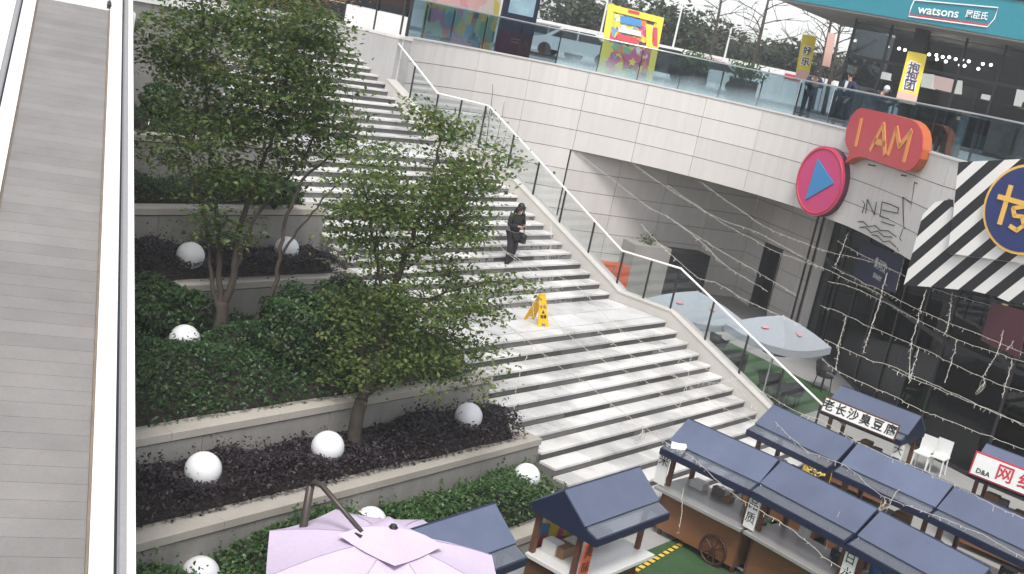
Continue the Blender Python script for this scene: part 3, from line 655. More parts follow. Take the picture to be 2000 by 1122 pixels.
# ---- trees
def tree(name, label, base, depth, stems, blobs, lm, seed, leaf=.09, per=15, spread=.2, bark='bark', cat='tree', group=None):
    r = np.random.default_rng(seed); root = thing(name, label, cat, tuple(base), group=group)
    pm = FPX / depth; pts = []; tr = MB()
    for st in stems:
        *pp, r0, r1 = st
        W_ = [at(p[0], p[1], depth + (p[2] if len(p) > 2 else 0)) for p in pp]
        if st is stems[0]: W_[0] = np.array(base, float)
        W_ = smooth_poly(W_, 5); n = len(W_)
        for i in range(n): W_[i] = W_[i] + r.normal(0, .012, 3) * (0 < i < n - 1)
        tr.tube(W_, [r0 + (r1 - r0) * (i / (n - 1)) ** .8 for i in range(n)], 8); pts += [(p, r0 + (r1 - r0) * i / (n - 1)) for i, p in enumerate(W_) if i > n * .15]
    tr.build('trunk', MATS[bark], root, True)
    C = []
    for (x, y, rx, ry, n, *dd) in blobs:
        c = at(x, y, depth + (dd[0] if dd else 0)); rz = (rx + ry) / 2 / pm * .95
        q = max(2, n // 5); u = r.normal(size=(q, 3)); u /= np.linalg.norm(u, axis=1, keepdims=True); u *= r.uniform(.08, 1, (q, 1)) ** .45
        u = np.repeat(c + u[:, :1] * CR * rx / pm + u[:, 1:2] * CU * ry / pm + u[:, 2:] * CF * rz, 5, 0)
        C.append(u + r.normal(0, spread * 1.5, u.shape) * [1, 1, .38])
    C = np.concatenate(C); SP = np.array([p for p, q in pts]); SR = [q for p, q in pts]
    order = np.argsort([np.min(((SP - c) ** 2).sum(1)) for c in C]); tw = MB(); L = []; LN = []
    for i in order:
        c = C[i]; k = int(np.argmin(((SP - c) ** 2).sum(1))); a = SP[k]; d_ = np.linalg.norm(c - a)
        ra = min(SR[k] * .6, .006 + .012 * d_); mid = (a + c) / 2 + r.normal(0, .07, 3) * d_ + [0, 0, .06 * d_]
        tw.tube([a, mid, c], [ra, ra * .7, .004], 4, False)
        SP = np.vstack([SP, c, mid]); SR += [.007, max(.006, ra * .7)]
        m_ = r.integers(int(per * .6), int(per * 1.4)); q = c + r.normal(0, spread, (m_, 3)) * [1, 1, .45]; L.append(q)
        LN.append(r.normal(0, .5, (m_, 3)) + [0, 0, .9])
    tw.build('branches', MATS[bark], root)['kind'] = 'stuff'
    V, Fc = leaf_arrays(np.concatenate(L), np.concatenate(LN), leaf, .58, rng=r); leaf_obj('crown', V, Fc, MATS[lm], root)['kind'] = 'stuff'
    return root
b1 = hit(430, 690, Z=1.95); d1 = depth_of(b1)
tree('multi_stem_tree', 'tall dense multi-stemmed tree rising from the wide planter beside the walkway', b1, d1,
     [[(430, 690), (431, 640), (436, 590), .125, .10],
      [(436, 600), (455, 545), (463, 470), (482, 400), (508, 330), (540, 250), (560, 150), (575, 40), .07, .018],
      [(433, 605), (428, 520), (424, 430), (414, 330), (404, 200), (398, 80), (395, -40), .055, .018],
      [(430, 610), (414, 560), (407, 480), (394, 400), (362, 310), (330, 220), .045, .015],
      [(455, 545), (484, 455), (525, 390), (600, 300), (625, 200), .04, .014],
      [(482, 670, .1), (505, 620), (532, 570), (548, 500), (560, 420), (602, 340), (650, 300), (690, 250), .055, .014],
      [(548, 500), (590, 440), (640, 380), (690, 330), .025, .01]],
     [(470, 110, 175, 130, 300), (385, 70, 75, 90, 70), (560, 60, 95, 90, 110), (590, 190, 65, 115, 120), (355, 170, 45, 85, 26), (340, 290, 45, 45, 15), (460, 290, 140, 85, 170), (430, 430, 42, 60, 30, -.4), (440, 350, 70, 50, 34, -.3),
      (560, 270, 90, 60, 46), (670, 260, 60, 50, 26), (700, 300, 60, 40, 18), (420, -60, 170, 90, 60), (280, 80, 20, 14, 5), (630, 100, 35, 60, 16)], 'tree leaf', 31, leaf=.10, per=22, spread=.16)
b2 = hit(688, 888, Z=1.2); d2 = depth_of(b2)
tree('multi_stem_tree', 'lighter green tree leaning over the stairs from the purple shrub planter', b2, d2,
     [[(688, 888), (694, 830), (706, 780), .12, .10],
      [(706, 785), (738, 700), (756, 600), (792, 500), (822, 420), (850, 330), (862, 240), .085, .014],
      [(712, 770), (760, 752), (830, 735), (890, 715), .04, .012],
      [(704, 790), (706, 710), (720, 610), (736, 540), (735, 450), .035, .012],
      [(752, 640), (830, 590), (900, 560), (975, 552), .035, .01],
      [(756, 600), (735, 510), (722, 430), (704, 330), .035, .012],
      [(792, 500), (850, 455), (905, 400), (930, 320), .03, .01]],
     [(832, 240, 50, 42, 30), (895, 330, 65, 75, 75), (820, 385, 145, 105, 190), (740, 470, 100, 80, 90), (885, 470, 80, 60, 46), (940, 556, 60, 28, 18), (810, 590, 145, 60, 95), (905, 690, 55, 60, 36), (770, 680, 125, 70, 120),
      (690, 750, 38, 44, 14), (870, 640, 90, 60, 44), (690, 590, 60, 50, 22), (940, 300, 30, 40, 10), (700, 430, 40, 50, 16), (980, 560, 26, 22, 6), (880, 740, 50, 28, 12)], 'tree leaf light', 32, leaf=.088, per=27, spread=.155)
b3 = np.array([-9.2, 11.3, 4.7])
tree('browning_tree', 'small tree with browning leaves at the top of the planters', b3, depth_of(b3) + .3,
     [[(480, 250), (500, 160), (540, 80), (590, 20), (620, -30), .06, .015], [(520, 120), (480, 40), (470, -30), .03, .012]],
     [(600, 20, 70, 40, 34), (560, -20, 80, 40, 34), (640, 10, 40, 30, 14), (480, 0, 60, 50, 22)], 'autumn leaf', 33, leaf=.09, per=14, spread=.17)
bs = np.array([1.35, 10.6, 0.0])
tree('sapling', 'thin sapling with sparse leaves standing behind the stair balustrade', bs, depth_of(bs) - .2,
     [[(915, 560), (935, 430), (945, 330), (955, 240), (962, 165), .03, .006], [(930, 450), (950, 340), (975, 250), (985, 200), .012, .005], [(940, 380), (975, 300), (995, 240), .01, .004], [(930, 470), (915, 330), (925, 230), .012, .005]],
     [(945, 240, 24, 30, 9), (965, 300, 24, 30, 9), (935, 300, 20, 30, 8), (970, 225, 12, 14, 3)], 'tree leaf', 34, leaf=.085, per=7, spread=.09)
# ---- globe lamps
for x, y, z, lb, r_ in GL:
    T = thing('globe_lamp', lb, 'lamp', (x, y, z - .5), group='white globe lamps among the planters')
    MB().ball((x, y, z), r_, 24).build('globe', MATS['lamp globe'], T, True)
    MB().lathe((x, y, z - .55), [(.09, 0), (.09, .04), (.05, .06), (.05, .28), (.1, .3), (.12, .34)], 12).build('base', MATS['dark steel'], T)
# ---- bent steel grab rails where the planters meet the walkway
for i, pp in enumerate([[(268, 1022), (294, 1052), (278, 1100)], [(281, 818), (286, 840), (276, 888)], [(278, 535), (283, 562), (281, 582)], [(277, 398), (273, 455), (270, 486)], [(292, 232), (288, 260), (283, 318)]]):
    d_ = [16.2, 17.4, 20.2, 20.6, 22.6][i]
    MBt = MB().tube([at(p[0], p[1], d_) for p in pp], .018, 6).build('grab_rail', MATS['steel'], None, True)
    tag(MBt, ['bent steel rail at the walkway end of the second lowest planter wall', 'bent steel rail at the walkway end of the third planter wall', 'bent steel rail at the walkway end of the fourth planter wall', 'bent steel rail at the walkway end of the fifth planter wall', 'bent steel rail at the walkway end of the highest planter wall'][i], 'rail', 'bent steel rails beside the walkway')
# ------------------------------------------------------------------ food stalls
mat('navy paint', (.011, .017, .047), .38, var=.1, scale=4, fine=.04, spec=.6)
mat('navy roof sky sheen', (.105, .125, .195), .34, var=.2, scale=5, fine=.05, spec=.6, rn=.12)  # pale sky sheen on the navy paint is put into the colour
mat('navy beam', (.014, .022, .06), .4, var=.1, scale=4)
mat('brown wood', (.115, .048, .026), .55, var=.22, scale=9, fine=.12, bump=.1)
mat('cart plywood', (.20, .085, .038), .6, var=.2, scale=7, fine=.1, bump=.08)
mat('counter white', (.62, .61, .59), .35, var=.06, scale=3)
mat('counter grey', (.36, .355, .34), .3, metal=.3, var=.08, scale=3)
mat('sign white', (.75, .75, .73), .5, var=.05, fine=.03)
mat('sign black', (.015, .015, .016), .5, var=0, fine=0)
mat('sign red', (.55, .03, .05), .45, var=.05)
mat('orange board', (.52, .10, .045), .5, var=.12, scale=5)
mat('wheel paint', (.06, .018, .014), .5, var=.15)
mat('cardboard', (.23, .13, .07), .8, var=.15, scale=9)
mat('stall bric-a-brac', (.16, .14, .13), .6, var=.5, scale=14, rn=.3)
glassmat('clear plastic', (.70, .70, .76), .22, rough=.12)
paintmat('cartoon print', [(.72, .55, .03), (.70, .50, .02), (.06, .22, .45), (.62, .05, .05), (.74, .58, .05), (.7, .7, .7), (.03, .03, .04), (.5, .08, .25)], 5.5)
def yz(pts, x): return [(x, y, z) for y, z in pts]
def make_stall(label, loc, rz, L=1.84, counter='counter grey', wheel=True, fascia=None, board=None, boardtext='', boardmat='sign white', boardtxt='sign black', body='cart plywood', group='navy roofed food stalls', seed=0):
    r = random.Random(seed); T = thing('food_stall', label, 'stall', loc, rz, group); h = L / 2
    P = lambda m, n, mt, par=T, sm_=False: m.build(n, MATS[mt], par, sm_, local=True)
    rf = MB().prism([(-h, 0, 2.075), (h, 0, 2.075), (h, -.455, 1.725), (-h, -.455, 1.725)], (0, -.012, .022)); P(rf, 'roof_panel', 'navy roof sky sheen')
    rf = MB().prism([(-h, .004, 2.075), (h, .004, 2.075), (h, .47, 1.69), (-h, .47, 1.69)], (0, .012, .022)); P(rf, 'roof_panel', 'navy roof sky sheen')
    P(MB().tube([(-h, 0, 2.095), (h, 0, 2.095)], .016, 6), 'ridge_cap', 'navy beam')
    gb = [(.0, 2.06), (-.45, 1.715), (-.69, 1.635), (-.69, 1.53), (.475, 1.575), (.475, 1.70)]
    for sx in (-1, 1): P(MB().prism(yz(gb, sx * h - sx * .022), (sx * .022, 0, 0)), 'gable_board', 'navy paint')
    P(MB().prism([(-h + .03, -.46, 1.722), (h - .03, -.46, 1.722), (h - .03, -.675, 1.642), (-h + .03, -.675, 1.642)], (0, 0, .006)), 'awning_sheet', 'clear plastic')
    P(MB().box((0, -.685, 1.585), (L - .05, .03, .11)), 'front_beam', 'navy paint'); P(MB().box((0, .46, 1.63), (L - .05, .03, .12)), 'back_beam', 'navy beam')
    P(MB().box((0, -.455, 1.70), (L - .05, .025, .035)), 'eave_rail', 'navy beam')
    for sx in (-1, 1):
        for y in (-.36, .38): P(MB().box((sx * (h - .13), y, .8 if y > 0 else 1.24), (.07, .07, 1.55 if y > 0 else .66)), 'post', 'brown wood')
    cb = P(MB().box((0, 0, .5), (L - .2, .78, .74)), 'cart_body', body)
    for x in (-h + .1, h - .1): P(MB().box((x, -.392, .5), (.04, .012, .74)), 'trim', 'brown wood', cb)
    P(MB().box((0, -.392, .845), (L - .22, .014, .05)), 'trim', 'brown wood', cb)
    P(MB().cbox((0, -.10, .90), (L - .06, 1.05, .06), .008), 'counter', counter)
    for sx in (-1, 1):
        for y in (-.3, .3): P(MB().box((sx * (h - .16), y, .065), (.06, .06, .13)), 'leg', 'brown wood')
    if wheel:
        wx, wz, R = h - .52, .27, .25; m = MB(); ring_ = [(wx + math.cos(a) * R, -.43, wz + math.sin(a) * R) for a in np.linspace(0, 2 * math.pi, 25)]
        m.tube(ring_, .022, 6, False); w = P(m, 'wheel', 'wheel paint', T, True)
        P(MB().prism([(wx + math.cos(a) * .05, -.455, wz + math.sin(a) * .05) for a in np.linspace(0, 2 * math.pi, 13)[:-1]], (0, .05, 0)), 'hub', 'wheel paint', w)
        for k in range(10):
            a = k * math.pi / 5; P(MB().tube([(wx, -.43, wz), (wx + math.cos(a) * R, -.43, wz + math.sin(a) * R)], .011, 5), 'spoke', 'wheel paint', w)
    for k in range(5):      # goods on the counter
        x = r.uniform(-h + .25, h - .25); w_, d_, z_ = r.uniform(.12, .3), r.uniform(.12, .25), r.uniform(.08, .26)
        P(MB().cbox((x, .18 + r.uniform(-.1, .1), .932 + z_ / 2), (w_, d_, z_), .01), 'tray' if z_ < .15 else 'container', r.choice(['cardboard', 'stall bric-a-brac', 'dark steel', 'counter white']))
    if board:
        sx = board; bx = sx * (h - .06)
        B = P(MB().box((bx, -.56, 1.25), (.22, .02, .56)), 'hanging_board', boardmat)
        for k, ch in enumerate(boardtext):
            link('lettering', text_mesh('lettering', ch, .2, .002), MATS[boardtxt], B, M=Matrix.Translation((bx, -.574, 1.39 - .24 * k)) @ Matrix.Rotation(math.pi / 2, 4, 'X'), local=True)
    if fascia:
        txt, h_, red = fascia; B0 = P(MB().prism([(-h + .05, -.80, 1.62), (h - .1, -.80, 1.62), (h - .1, -.72, 1.62 + h_), (-h + .05, -.72, 1.62 + h_)], (0, -.02, 0)), 'name_board', 'sign red' if red else 'brown wood')
        k_ = .03; B = P(MB().prism([(-h + .05 + k_, -.825, 1.62 + k_), (h - .1 - k_, -.825, 1.62 + k_), (h - .1 - k_, -.745, 1.62 + h_ - k_), (-h + .05 + k_, -.745, 1.62 + h_ - k_)], (0, -.006, 0)), 'board_face', 'sign white', B0)
        tl = math.pi / 2 - math.atan2(.08, h_)
        n = len(txt)
        for k, ch in enumerate(txt):
            x = (-h + .05) + (L - .15) * ((k + .5) / n if not red else .37 + .25 * k)
            
            link('lettering', text_mesh('lettering', ch, .25 if not red else .34, .002, bold=.004), MATS['sign red' if red else 'sign black'], B0, M=Matrix.Translation((x, -.799, 1.62 + h_ / 2)) @ Matrix.Rotation(tl, 4, 'X'), local=True)
        if red: link('lettering', text_mesh('lettering', 'D&A', .13, .002, bold=.002), MATS['sign black'], B0, M=Matrix.Translation((-h + .30, -.822, 1.74)) @ Matrix.Rotation(tl, 4, 'X'), local=True)
    return T
R90 = -math.pi / 2; RD = math.radians
make_stall('food stall with spoked wheel at the stair end of the front row', (-6.2, -1.0, 0), R90 - RD(3), counter='counter grey', board=-1, boardtext='米', boardmat='sign white', boardtxt='wheel paint', seed=1)
make_stall('middle food stall of the front row with a white hanging board', (-6.40, -2.89, 0), R90 - RD(10), board=-1, boardtext='品质', wheel=False, seed=2)
make_stall('front row food stall at the bottom right corner', (-6.80, -4.77, 0), R90 - RD(12), board=-1, boardtext='日水', wheel=False, seed=3)
make_stall('back row food stall nearest the stair foot', (-3.50, -1.26, 0), R90 - RD(9), wheel=False, seed=4)
make_stall('second food stall from the stairs in the back row', (-3.75, -3.16, 0), R90 - RD(6), wheel=True, seed=5)
make_stall('third food stall from the stairs in the back row at the right edge', (-4.02, -5.04, 0), R90 - RD(9), wheel=True, seed=6)
make_stall('stall with a long white board of black characters below the dark shop', (-.12, -1.25, 0), R90 - RD(3), fascia=('老长沙臭豆腐', .33, False), wheel=False, board=1, boardtext='大口', seed=7)
make_stall('stall with a red framed white board at the right edge', (-.40, -4.50, 0), R90 - RD(1), fascia=('网红', .46, True), wheel=False, seed=8)
S9 = make_stall('lone food stall at the stair foot with an orange hanging board', (-10.1, -1.0, 0), RD(0), L=1.92, counter='counter white', wheel=False, board=-1, boardtext='美味', boardmat='orange board', boardtxt='wheel paint', body='brown wood', seed=9)
make_stall('food stall half hidden behind the lilac parasol', (-13.35, -.86, 0), RD(1), L=1.92, counter='counter white', wheel=False, seed=10)
# red frame emblem of the right-hand stall
GBc = hit(1088, 1022, Y=-.42)
T = thing('graffiti_board', 'yellow cartoon print board standing behind the lone stall', 'board', (GBc[0], -.42, 0))
MB().box((GBc[0], GBc[1], .70), (1.0, .04, 1.3)).build('panel', MATS['cartoon print'], T); 
for x in (-.52, .52): MB().box((GBc[0] + x, GBc[1], .68), (.05, .06, 1.36)).build('post', MATS['dark steel'], T)
# warning tape on the turf
TP = thing('warning_tape', 'yellow and black tape stuck across the turf by the lone stall', 'tape', tuple(hit(1280, 1090, Z=.01)))
ta, tb = hit(1236, 1118, Z=.012), hit(1338, 1058, Z=.012); n = 22
mat('tape yellow', (.72, .50, .06), .5); tv = (tb - ta) / n; sd = np.array([-tv[1], tv[0], 0]); sd = sd / np.linalg.norm(sd) * .045
for i in range(n):
    p = ta + tv * i; MB().add([p - sd, p + tv - sd + tv * .3, p + tv + sd + tv * .3, p + sd], [(0, 1, 2, 3)]).build('tape_stripe', MATS['tape yellow' if i % 2 else 'sign black'], TP, loc=(0, 0, .002 * (i % 2)))
for i, (p, q) in enumerate([((1420, 1094), (1462, 1122)), ((1438, 1092), (1482, 1118))]):
    tag(MB().tube([hit(*p, Z=.04), hit(*q, Z=.04)], .025, 6).build('white_pipe', MATS['white metal'], None, True), ['white pipe lying on the turf nearer the cart wheel', 'white pipe lying on the turf farther from the cart wheel'][i], 'pipe', 'white pipes on the turf')
# ------------------------------------------------------------------ lilac cantilever parasol
mat('lilac cloth', (.60, .50, .64), .85, var=.05, scale=2, fine=.05); mat('bronze pole', (.075, .062, .055), .45, metal=.4, var=.15)
UP = thing('cantilever_parasol', 'lilac octagonal cantilever parasol with a bronze pole at the bottom edge', 'parasol', (-14.7, .2, 0))
uc = np.array([-14.40, -.95]); 
def canopy(mb, c, r0, z0, r1, z1, n, ph, sag=.05, k=5):
    for i in range(n):
        a0, a1 = ph + 2 * math.pi * i / n, ph + 2 * math.pi * (i + 1) / n; g = []
        for j in range(k + 1):
            t = j / k; rr = r0 + (r1 - r0) * t; z = z0 + (z1 - z0) * t + .05 * math.sin(math.pi * t)
            for q in range(5):
                u = q / 4; x = rr * ((1 - u) * math.cos(a0) + u * math.cos(a1)); y = rr * ((1 - u) * math.sin(a0) + u * math.sin(a1)); g.append((c[0] + x, c[1] + y, z - sag * 4 * u * (1 - u) * t))
        mb.add(g, [(j * 5 + q, j * 5 + q + 1, j * 5 + 5 + q + 1, j * 5 + 5 + q) for j in range(k) for q in range(4)])
PH = RD(27)
for i in range(8):
    m = MB(); a0, a1 = PH + i * math.pi / 4, PH + (i + 1) * math.pi / 4
    mm = MB(); canopy(mm, uc, .12, 2.10, 1.48, 1.76, 8, PH); k = len(mm.v) // 8
    m.v = mm.v[i * k:(i + 1) * k]; m.f = [tuple(v - i * k for v in f) for f in mm.f[i * len(mm.f) // 8:(i + 1) * len(mm.f) // 8]]
    m.build('canopy_panel', MATS['lilac cloth'], UP, True)
    MB().tube([(uc[0] + .1 * math.cos(a0), uc[1] + .1 * math.sin(a0), 2.06), (uc[0] + 1.47 * math.cos(a0), uc[1] + 1.47 * math.sin(a0), 1.73)], .012, 5).build('rib', MATS['bronze pole'], UP)
mat('lilac seam', (.40, .33, .44), .85)
for i in range(8):
    a0 = PH + i * math.pi / 4; MB().tube([(uc[0] + (.12 + 1.36 * t) * math.cos(a0), uc[1] + (.12 + 1.36 * t) * math.sin(a0), 2.103 - .34 * t + .05 * math.sin(math.pi * t)) for t in np.linspace(0, 1, 8)], .005, 4).build('seam', MATS['lilac seam'], UP)
m = MB(); canopy(m, uc, .02, 2.25, .62, 2.09, 4, RD(50), .03); m.build('vent_cap', MATS['lilac cloth'], UP, True)
MB().lathe((uc[0], uc[1], 2.24), [(.05, 0), (.055, .02), (.035, .03), (.04, .045), (.01, .06)], 12).build('finial', MATS['dark steel'], UP, True)
MB().tube([(-14.7, .2, 0), (-14.7, .2, 1.4), (-14.7, .2, 2.36)], [.065, .055, .05], 10).build('pole', MATS['bronze pole'], UP, True)
hk = hit(706, 1048, Z=2.12)
MB().tube([(-14.7, .2, 2.34), (-14.69, .14, 2.42), (-14.68, .02, 2.41), tuple(hk + [0, 0, .05])], [.045, .04, .035, .03], 8).build('arm', MATS['bronze pole'], UP, True)
MB().box(tuple(hk), (.14, .1, .08)).build('arm_bracket', MATS['dark steel'], UP); MB().box((-14.7, .2, .04), (.8, .8, .08)).build('base', MATS['dark steel'], UP)
MB().box((-14.7, .12, 1.3), (.12, .1, .16)).build('crank_box', MATS['dark steel'], UP)
# ------------------------------------------------------------------ grey parasols on the right
mat('grey cloth', (.31, .335, .365), .8, var=.06, scale=2); mat('pink print', (.55, .27, .30), .6, var=.1)
for i, (p, ph, lb) in enumerate([((1358, 588), RD(35), 'grey square parasol behind the stair landing rail'), ((1525, 636), RD(33), 'grey square parasol in front of the dark shop glass')]):
    c = hit(*p, Z=2.25); T = thing('grey_parasol', lb, 'parasol', (c[0], c[1], 0), group='grey parasols right of the stairs')
    for k in range(4):
        mm = MB(); canopy(mm, c, .05, 2.5, 1.36, 1.98, 4, ph, .08); n = len(mm.v) // 4; nf = len(mm.f) // 4
        m = MB(); m.v = mm.v[k * n:(k + 1) * n]; m.f = [tuple(v - k * n for v in f) for f in mm.f[k * nf:(k + 1) * nf]]; m.build('canopy_panel', MATS['grey cloth'], T, True)
        a0, a1 = ph + k * math.pi / 2, ph + (k + 1) * math.pi / 2
        A, B = np.array([c[0] + 1.36 * math.cos(a0), c[1] + 1.36 * math.sin(a0), 1.975]), np.array([c[0] + 1.36 * math.cos(a1), c[1] + 1.36 * math.sin(a1), 1.975])
        V = MB(); u = np.linspace(0, 1, 7); top = [A + (B - A) * t - np.array([0, 0, .08 * 4 * t * (1 - t)]) for t in u]; V.add(top + [q - np.array([0, 0, .17]) for q in top], [(j, j + 1, j + 8, j + 7) for j in range(6)]); V.build('valance', MATS['grey cloth'], T, True)
        if k in (1, 2):
            q = (A + B) / 2 * .62 + np.array([c[0], c[1], 2.5]) * .38 + [0, 0, .04]; e1 = (B - A) / np.linalg.norm(B - A)
            e2 = np.array([c[0], c[1], 2.5]) - (A + B) / 2; e2 /= np.linalg.norm(e2); nn = np.cross(e1, e2); nn *= np.sign(nn[2])
            MB().prism([q + e1 * .10 * math.cos(t) * (1 + .25 * math.cos(3 * t)) + e2 * .07 * math.sin(t) + nn * .0 for t in np.linspace(0, 6.28, 15)[:-1]], nn * .006).build('printed_logo', MATS['pink print'], T)
    MB().tube([(c[0], c[1], 0), (c[0], c[1], 2.52)], .022, 8).build('pole', MATS['white metal'], T); MB().lathe((c[0], c[1], 0), [(.28, 0.008), (.28, .06), (.05, .09), (.03, .3)], 14).build('base', MATS['dark steel'], T)
# ------------------------------------------------------------------ cafe chairs and tables
mat('black rattan', (.018, .018, .019), .55, var=.2, scale=20, bump=.3)
def chair(label, loc, rz):
    T = thing('cafe_chair', label, 'chair', loc, rz, 'black cafe chairs by the grey parasols'); P = lambda m, n, mt='black rattan', s_=False: m.build(n, MATS[mt], T, s_, local=True)
    P(MB().lathe((0, 0, .42), [(.2, -.02), (.25, 0), (.25, .03), (.2, .05)], 14), 'seat')
    m = MB(); aa = np.linspace(-.25 * math.pi, 1.25 * math.pi, 13)
    lo = [(.27 * math.cos(a), .27 * math.sin(a), .5) for a in aa]; hi = [(.31 * math.cos(a), .31 * math.sin(a), .64 + .17 * max(0, math.sin(a))) for a in aa]
    m.add(lo + hi + [(x * .94, y * .94, z) for x, y, z in lo] + [(x * .94, y * .94, z) for x, y, z in hi], [(i, i + 1, 13 + i + 1, 13 + i) for i in range(12)] + [(26 + i, 39 + i, 39 + i + 1, 26 + i + 1) for i in range(12)] + [(13 + i, 14 + i, 40 + i, 39 + i) for i in range(12)]); P(m, 'backrest', s_=True)
    for a in (45, 135, 225, 315): P(MB().tube([(.2 * math.cos(RD(a)), .2 * math.sin(RD(a)), .42), (.25 * math.cos(RD(a)), .25 * math.sin(RD(a)), 0)], .016, 6), 'leg', 'dark steel')
    P(MB().tube(hi, .016, 6), 'rim', 'black rattan', True)
for lb, p, rz in (('black round-backed chair nearest the stair parapet', (1492, 778), RD(150)), ('black round-backed chair with its back to the camera', (1540, 800), RD(130)), ('black chair standing close to the dark shop glass', (1603, 762), RD(-20)), ('black chair under the farther parasol', (1395, 700), RD(60))): chair(lb, tuple(hit(*p, Z=0.0)), rz)
def table(label, loc, r_=.36):
    T = thing('cafe_table', label, 'table', loc, 0, 'cafe tables right of the stairs'); P = lambda m, n, mt: m.build(n, MATS[mt], T, local=True)
    P(MB().lathe((0, 0, .70), [(r_, 0), (r_, .03)], 20), 'table_top', 'dark steel'); P(MB().tube([(0, 0, 0), (0, 0, .7)], .03, 8), 'column', 'dark steel'); P(MB().lathe((0, 0, 0), [(.24, .006), (.22, .03)], 16), 'foot', 'dark steel')
table('round dark cafe table by the parapet foot', tuple(hit(1517, 812, Z=0))); table('round dark table under the nearer parasol', tuple(hit(1500, 735, Z=0)))
tag(MB().cbox(tuple(hit(1420, 712, Z=.35)), (1.1, .6, .7), .02).build('dark_service_box', MATS['dark steel']), 'dark box unit standing under the nearer grey parasol', 'box')
# white stools beyond the back row
for i, p in enumerate(((1795, 918), (1825, 925))):
    c = hit(*p, Z=.0); T = thing('white_chair', ['white plastic chair left of its twin behind the back row', 'white plastic chair right of its twin behind the back row'][i], 'chair', tuple(c), group='white chairs behind the back row'); mt = MATS['sign white']
    MB().cbox((c[0], c[1], .43), (.38, .38, .04), .01).build('seat', mt, T); MB().box((c[0] + .18, c[1], .64), (.03, .36, .38)).build('backrest', mt, T)
    for sx in (-1, 1):
        for sy in (-1, 1): MB().tube([(c[0] + sx * .16, c[1] + sy * .16, .42), (c[0] + sx * .18, c[1] + sy * .18, 0)], .018, 6).build('leg', mt, T)
# ------------------------------------------------------------------ things in the recess
nR = np.array([(RC1 - RC0)[1], -(RC1 - RC0)[0]]); nR = nR / np.linalg.norm(nR); nR = nR if nR @ (CE[:2] - RC0) > 0 else -nR; aR = math.atan2((RC1 - RC0)[1], (RC1 - RC0)[0])
def recess_box(name, label, cat, pxl, pxr, top, off, dep, mt):
    n3 = np.array([*nR, 0]); P0 = np.array([*RC0, 0]) + n3 * off
    a, b = onplane(pxl, top, P0, n3), onplane(pxr, top + .15 * (pxr - pxl), P0, n3); c = (a + b) / 2 - n3 * dep / 2; w = np.linalg.norm((b - a)[:2]); z = (a[2] + b[2]) / 2
    T = thing(name, label, cat, (c[0], c[1], 0)); return T, c, w, z, a, b, n3
T, c, w, z, *_ = recess_box('orange_cabinet', 'orange boxy cabinet behind the stair parapet', 'cabinet', 1166, 1232, 514, 2.6, .6, 'orange board')
MB().box((c[0], c[1], z / 2), (w, .6, z), aR).build('body', MATS['orange board'], T); MB().box((c[0] + nR[0] * .305, c[1] + nR[1] * .305, z * .5), (.012, .012, z * .96), aR).build('door_gap', MATS['dark joint'], T)
mat('concrete', (.30, .29, .275), .85, var=.15, scale=5, fine=.1, bump=.2)
T, c, w, z, *_ = recess_box('concrete_planter', 'square concrete planter with a small plant against the recess wall', 'planter', 1243, 1312, 478, 1.9, .9, 'concrete')
MB().box((c[0], c[1], z / 2), (w, .9, z), aR).build('box', MATS['concrete'], T); r = np.random.default_rng(5); q = c + [0, 0, 0]; q = np.array([c[0], c[1], z + .12]) + r.normal(0, .16, (90, 3)) * [1, 1, .9]
V, Fc = leaf_arrays(q, r.normal(0, .6, (90, 3)) + [0, 0, .6], .13, .5, rng=r); leaf_obj('foliage', V, Fc, MATS['tree leaf'], T)
T, c, w, z, *_ = recess_box('black_condenser_unit', 'black boxy air conditioning unit against the recess wall', 'machine', 1312, 1388, 490, 1.7, .8, 'black rattan')
MB().cbox((0, 0, z / 2 + .1), (w, .8, z - .2), .03).build('casing', MATS['black rattan'], T, loc=(c[0], c[1], 0), rz=aR)
for k in range(6): MB().box((0, -.41, .35 + k * (z - .5) / 6), (w * .8, .02, .05)).build('grille_slat', MATS['dark steel'], T, loc=(c[0], c[1], 0), rz=aR)
for sx in (-1, 1): MB().box((sx * w * .4, 0, .07), (.1, .7, .14)).build('foot', MATS['dark steel'], T, loc=(c[0], c[1], 0), rz=aR)
# ------------------------------------------------------------------ wet floor sign
mat('safety yellow', (.78, .46, .012), .45, var=.06)
wf = np.array([-4.22, 4.98, Z2]); YS = thing('wet_floor_sign', 'yellow folding wet floor sign standing on the stair landing', 'sign', tuple(wf), RD(-14))
for sgn in (-1, 1):
    m = MB(); A = [(-.15, 0), (-.06, 0), (-.05, .07), (.05, .07), (.06, 0), (.15, 0), (.085, .62), (-.085, .62)]
    m.prism([(x, sgn * (.25 - .235 * z / .62), z) for x, z in A], (0, sgn * .016, 0)); B = m.build('panel', MATS['safety yellow'], YS, local=True)
    if sgn < 0:
        tilt = math.pi / 2 - math.atan2(.235, .62) * sgn * -1
        link('lettering', text_mesh('lettering', '小心', .09, .002, bold=.002), MATS['sign black'], B, M=Matrix.Translation((0, -.118, .40)) @ Matrix.Rotation(tilt, 4, 'X'), local=True)
        link('lettering', text_mesh('lettering', '地滑', .085, .002, bold=.002), MATS['sign black'], B, M=Matrix.Translation((0, -.194, .20)) @ Matrix.Rotation(tilt, 4, 'X'), local=True)
        MB().prism([(-.035, -.158, .27), (.035, -.158, .27), (0, -.132, .34)], (0, -.012, 0)).build('warning_triangle', MATS['sign black'], B, local=True)
MB().box((0, 0, .635), (.15, .06, .04)).build('hinge', MATS['safety yellow'], YS, local=True)
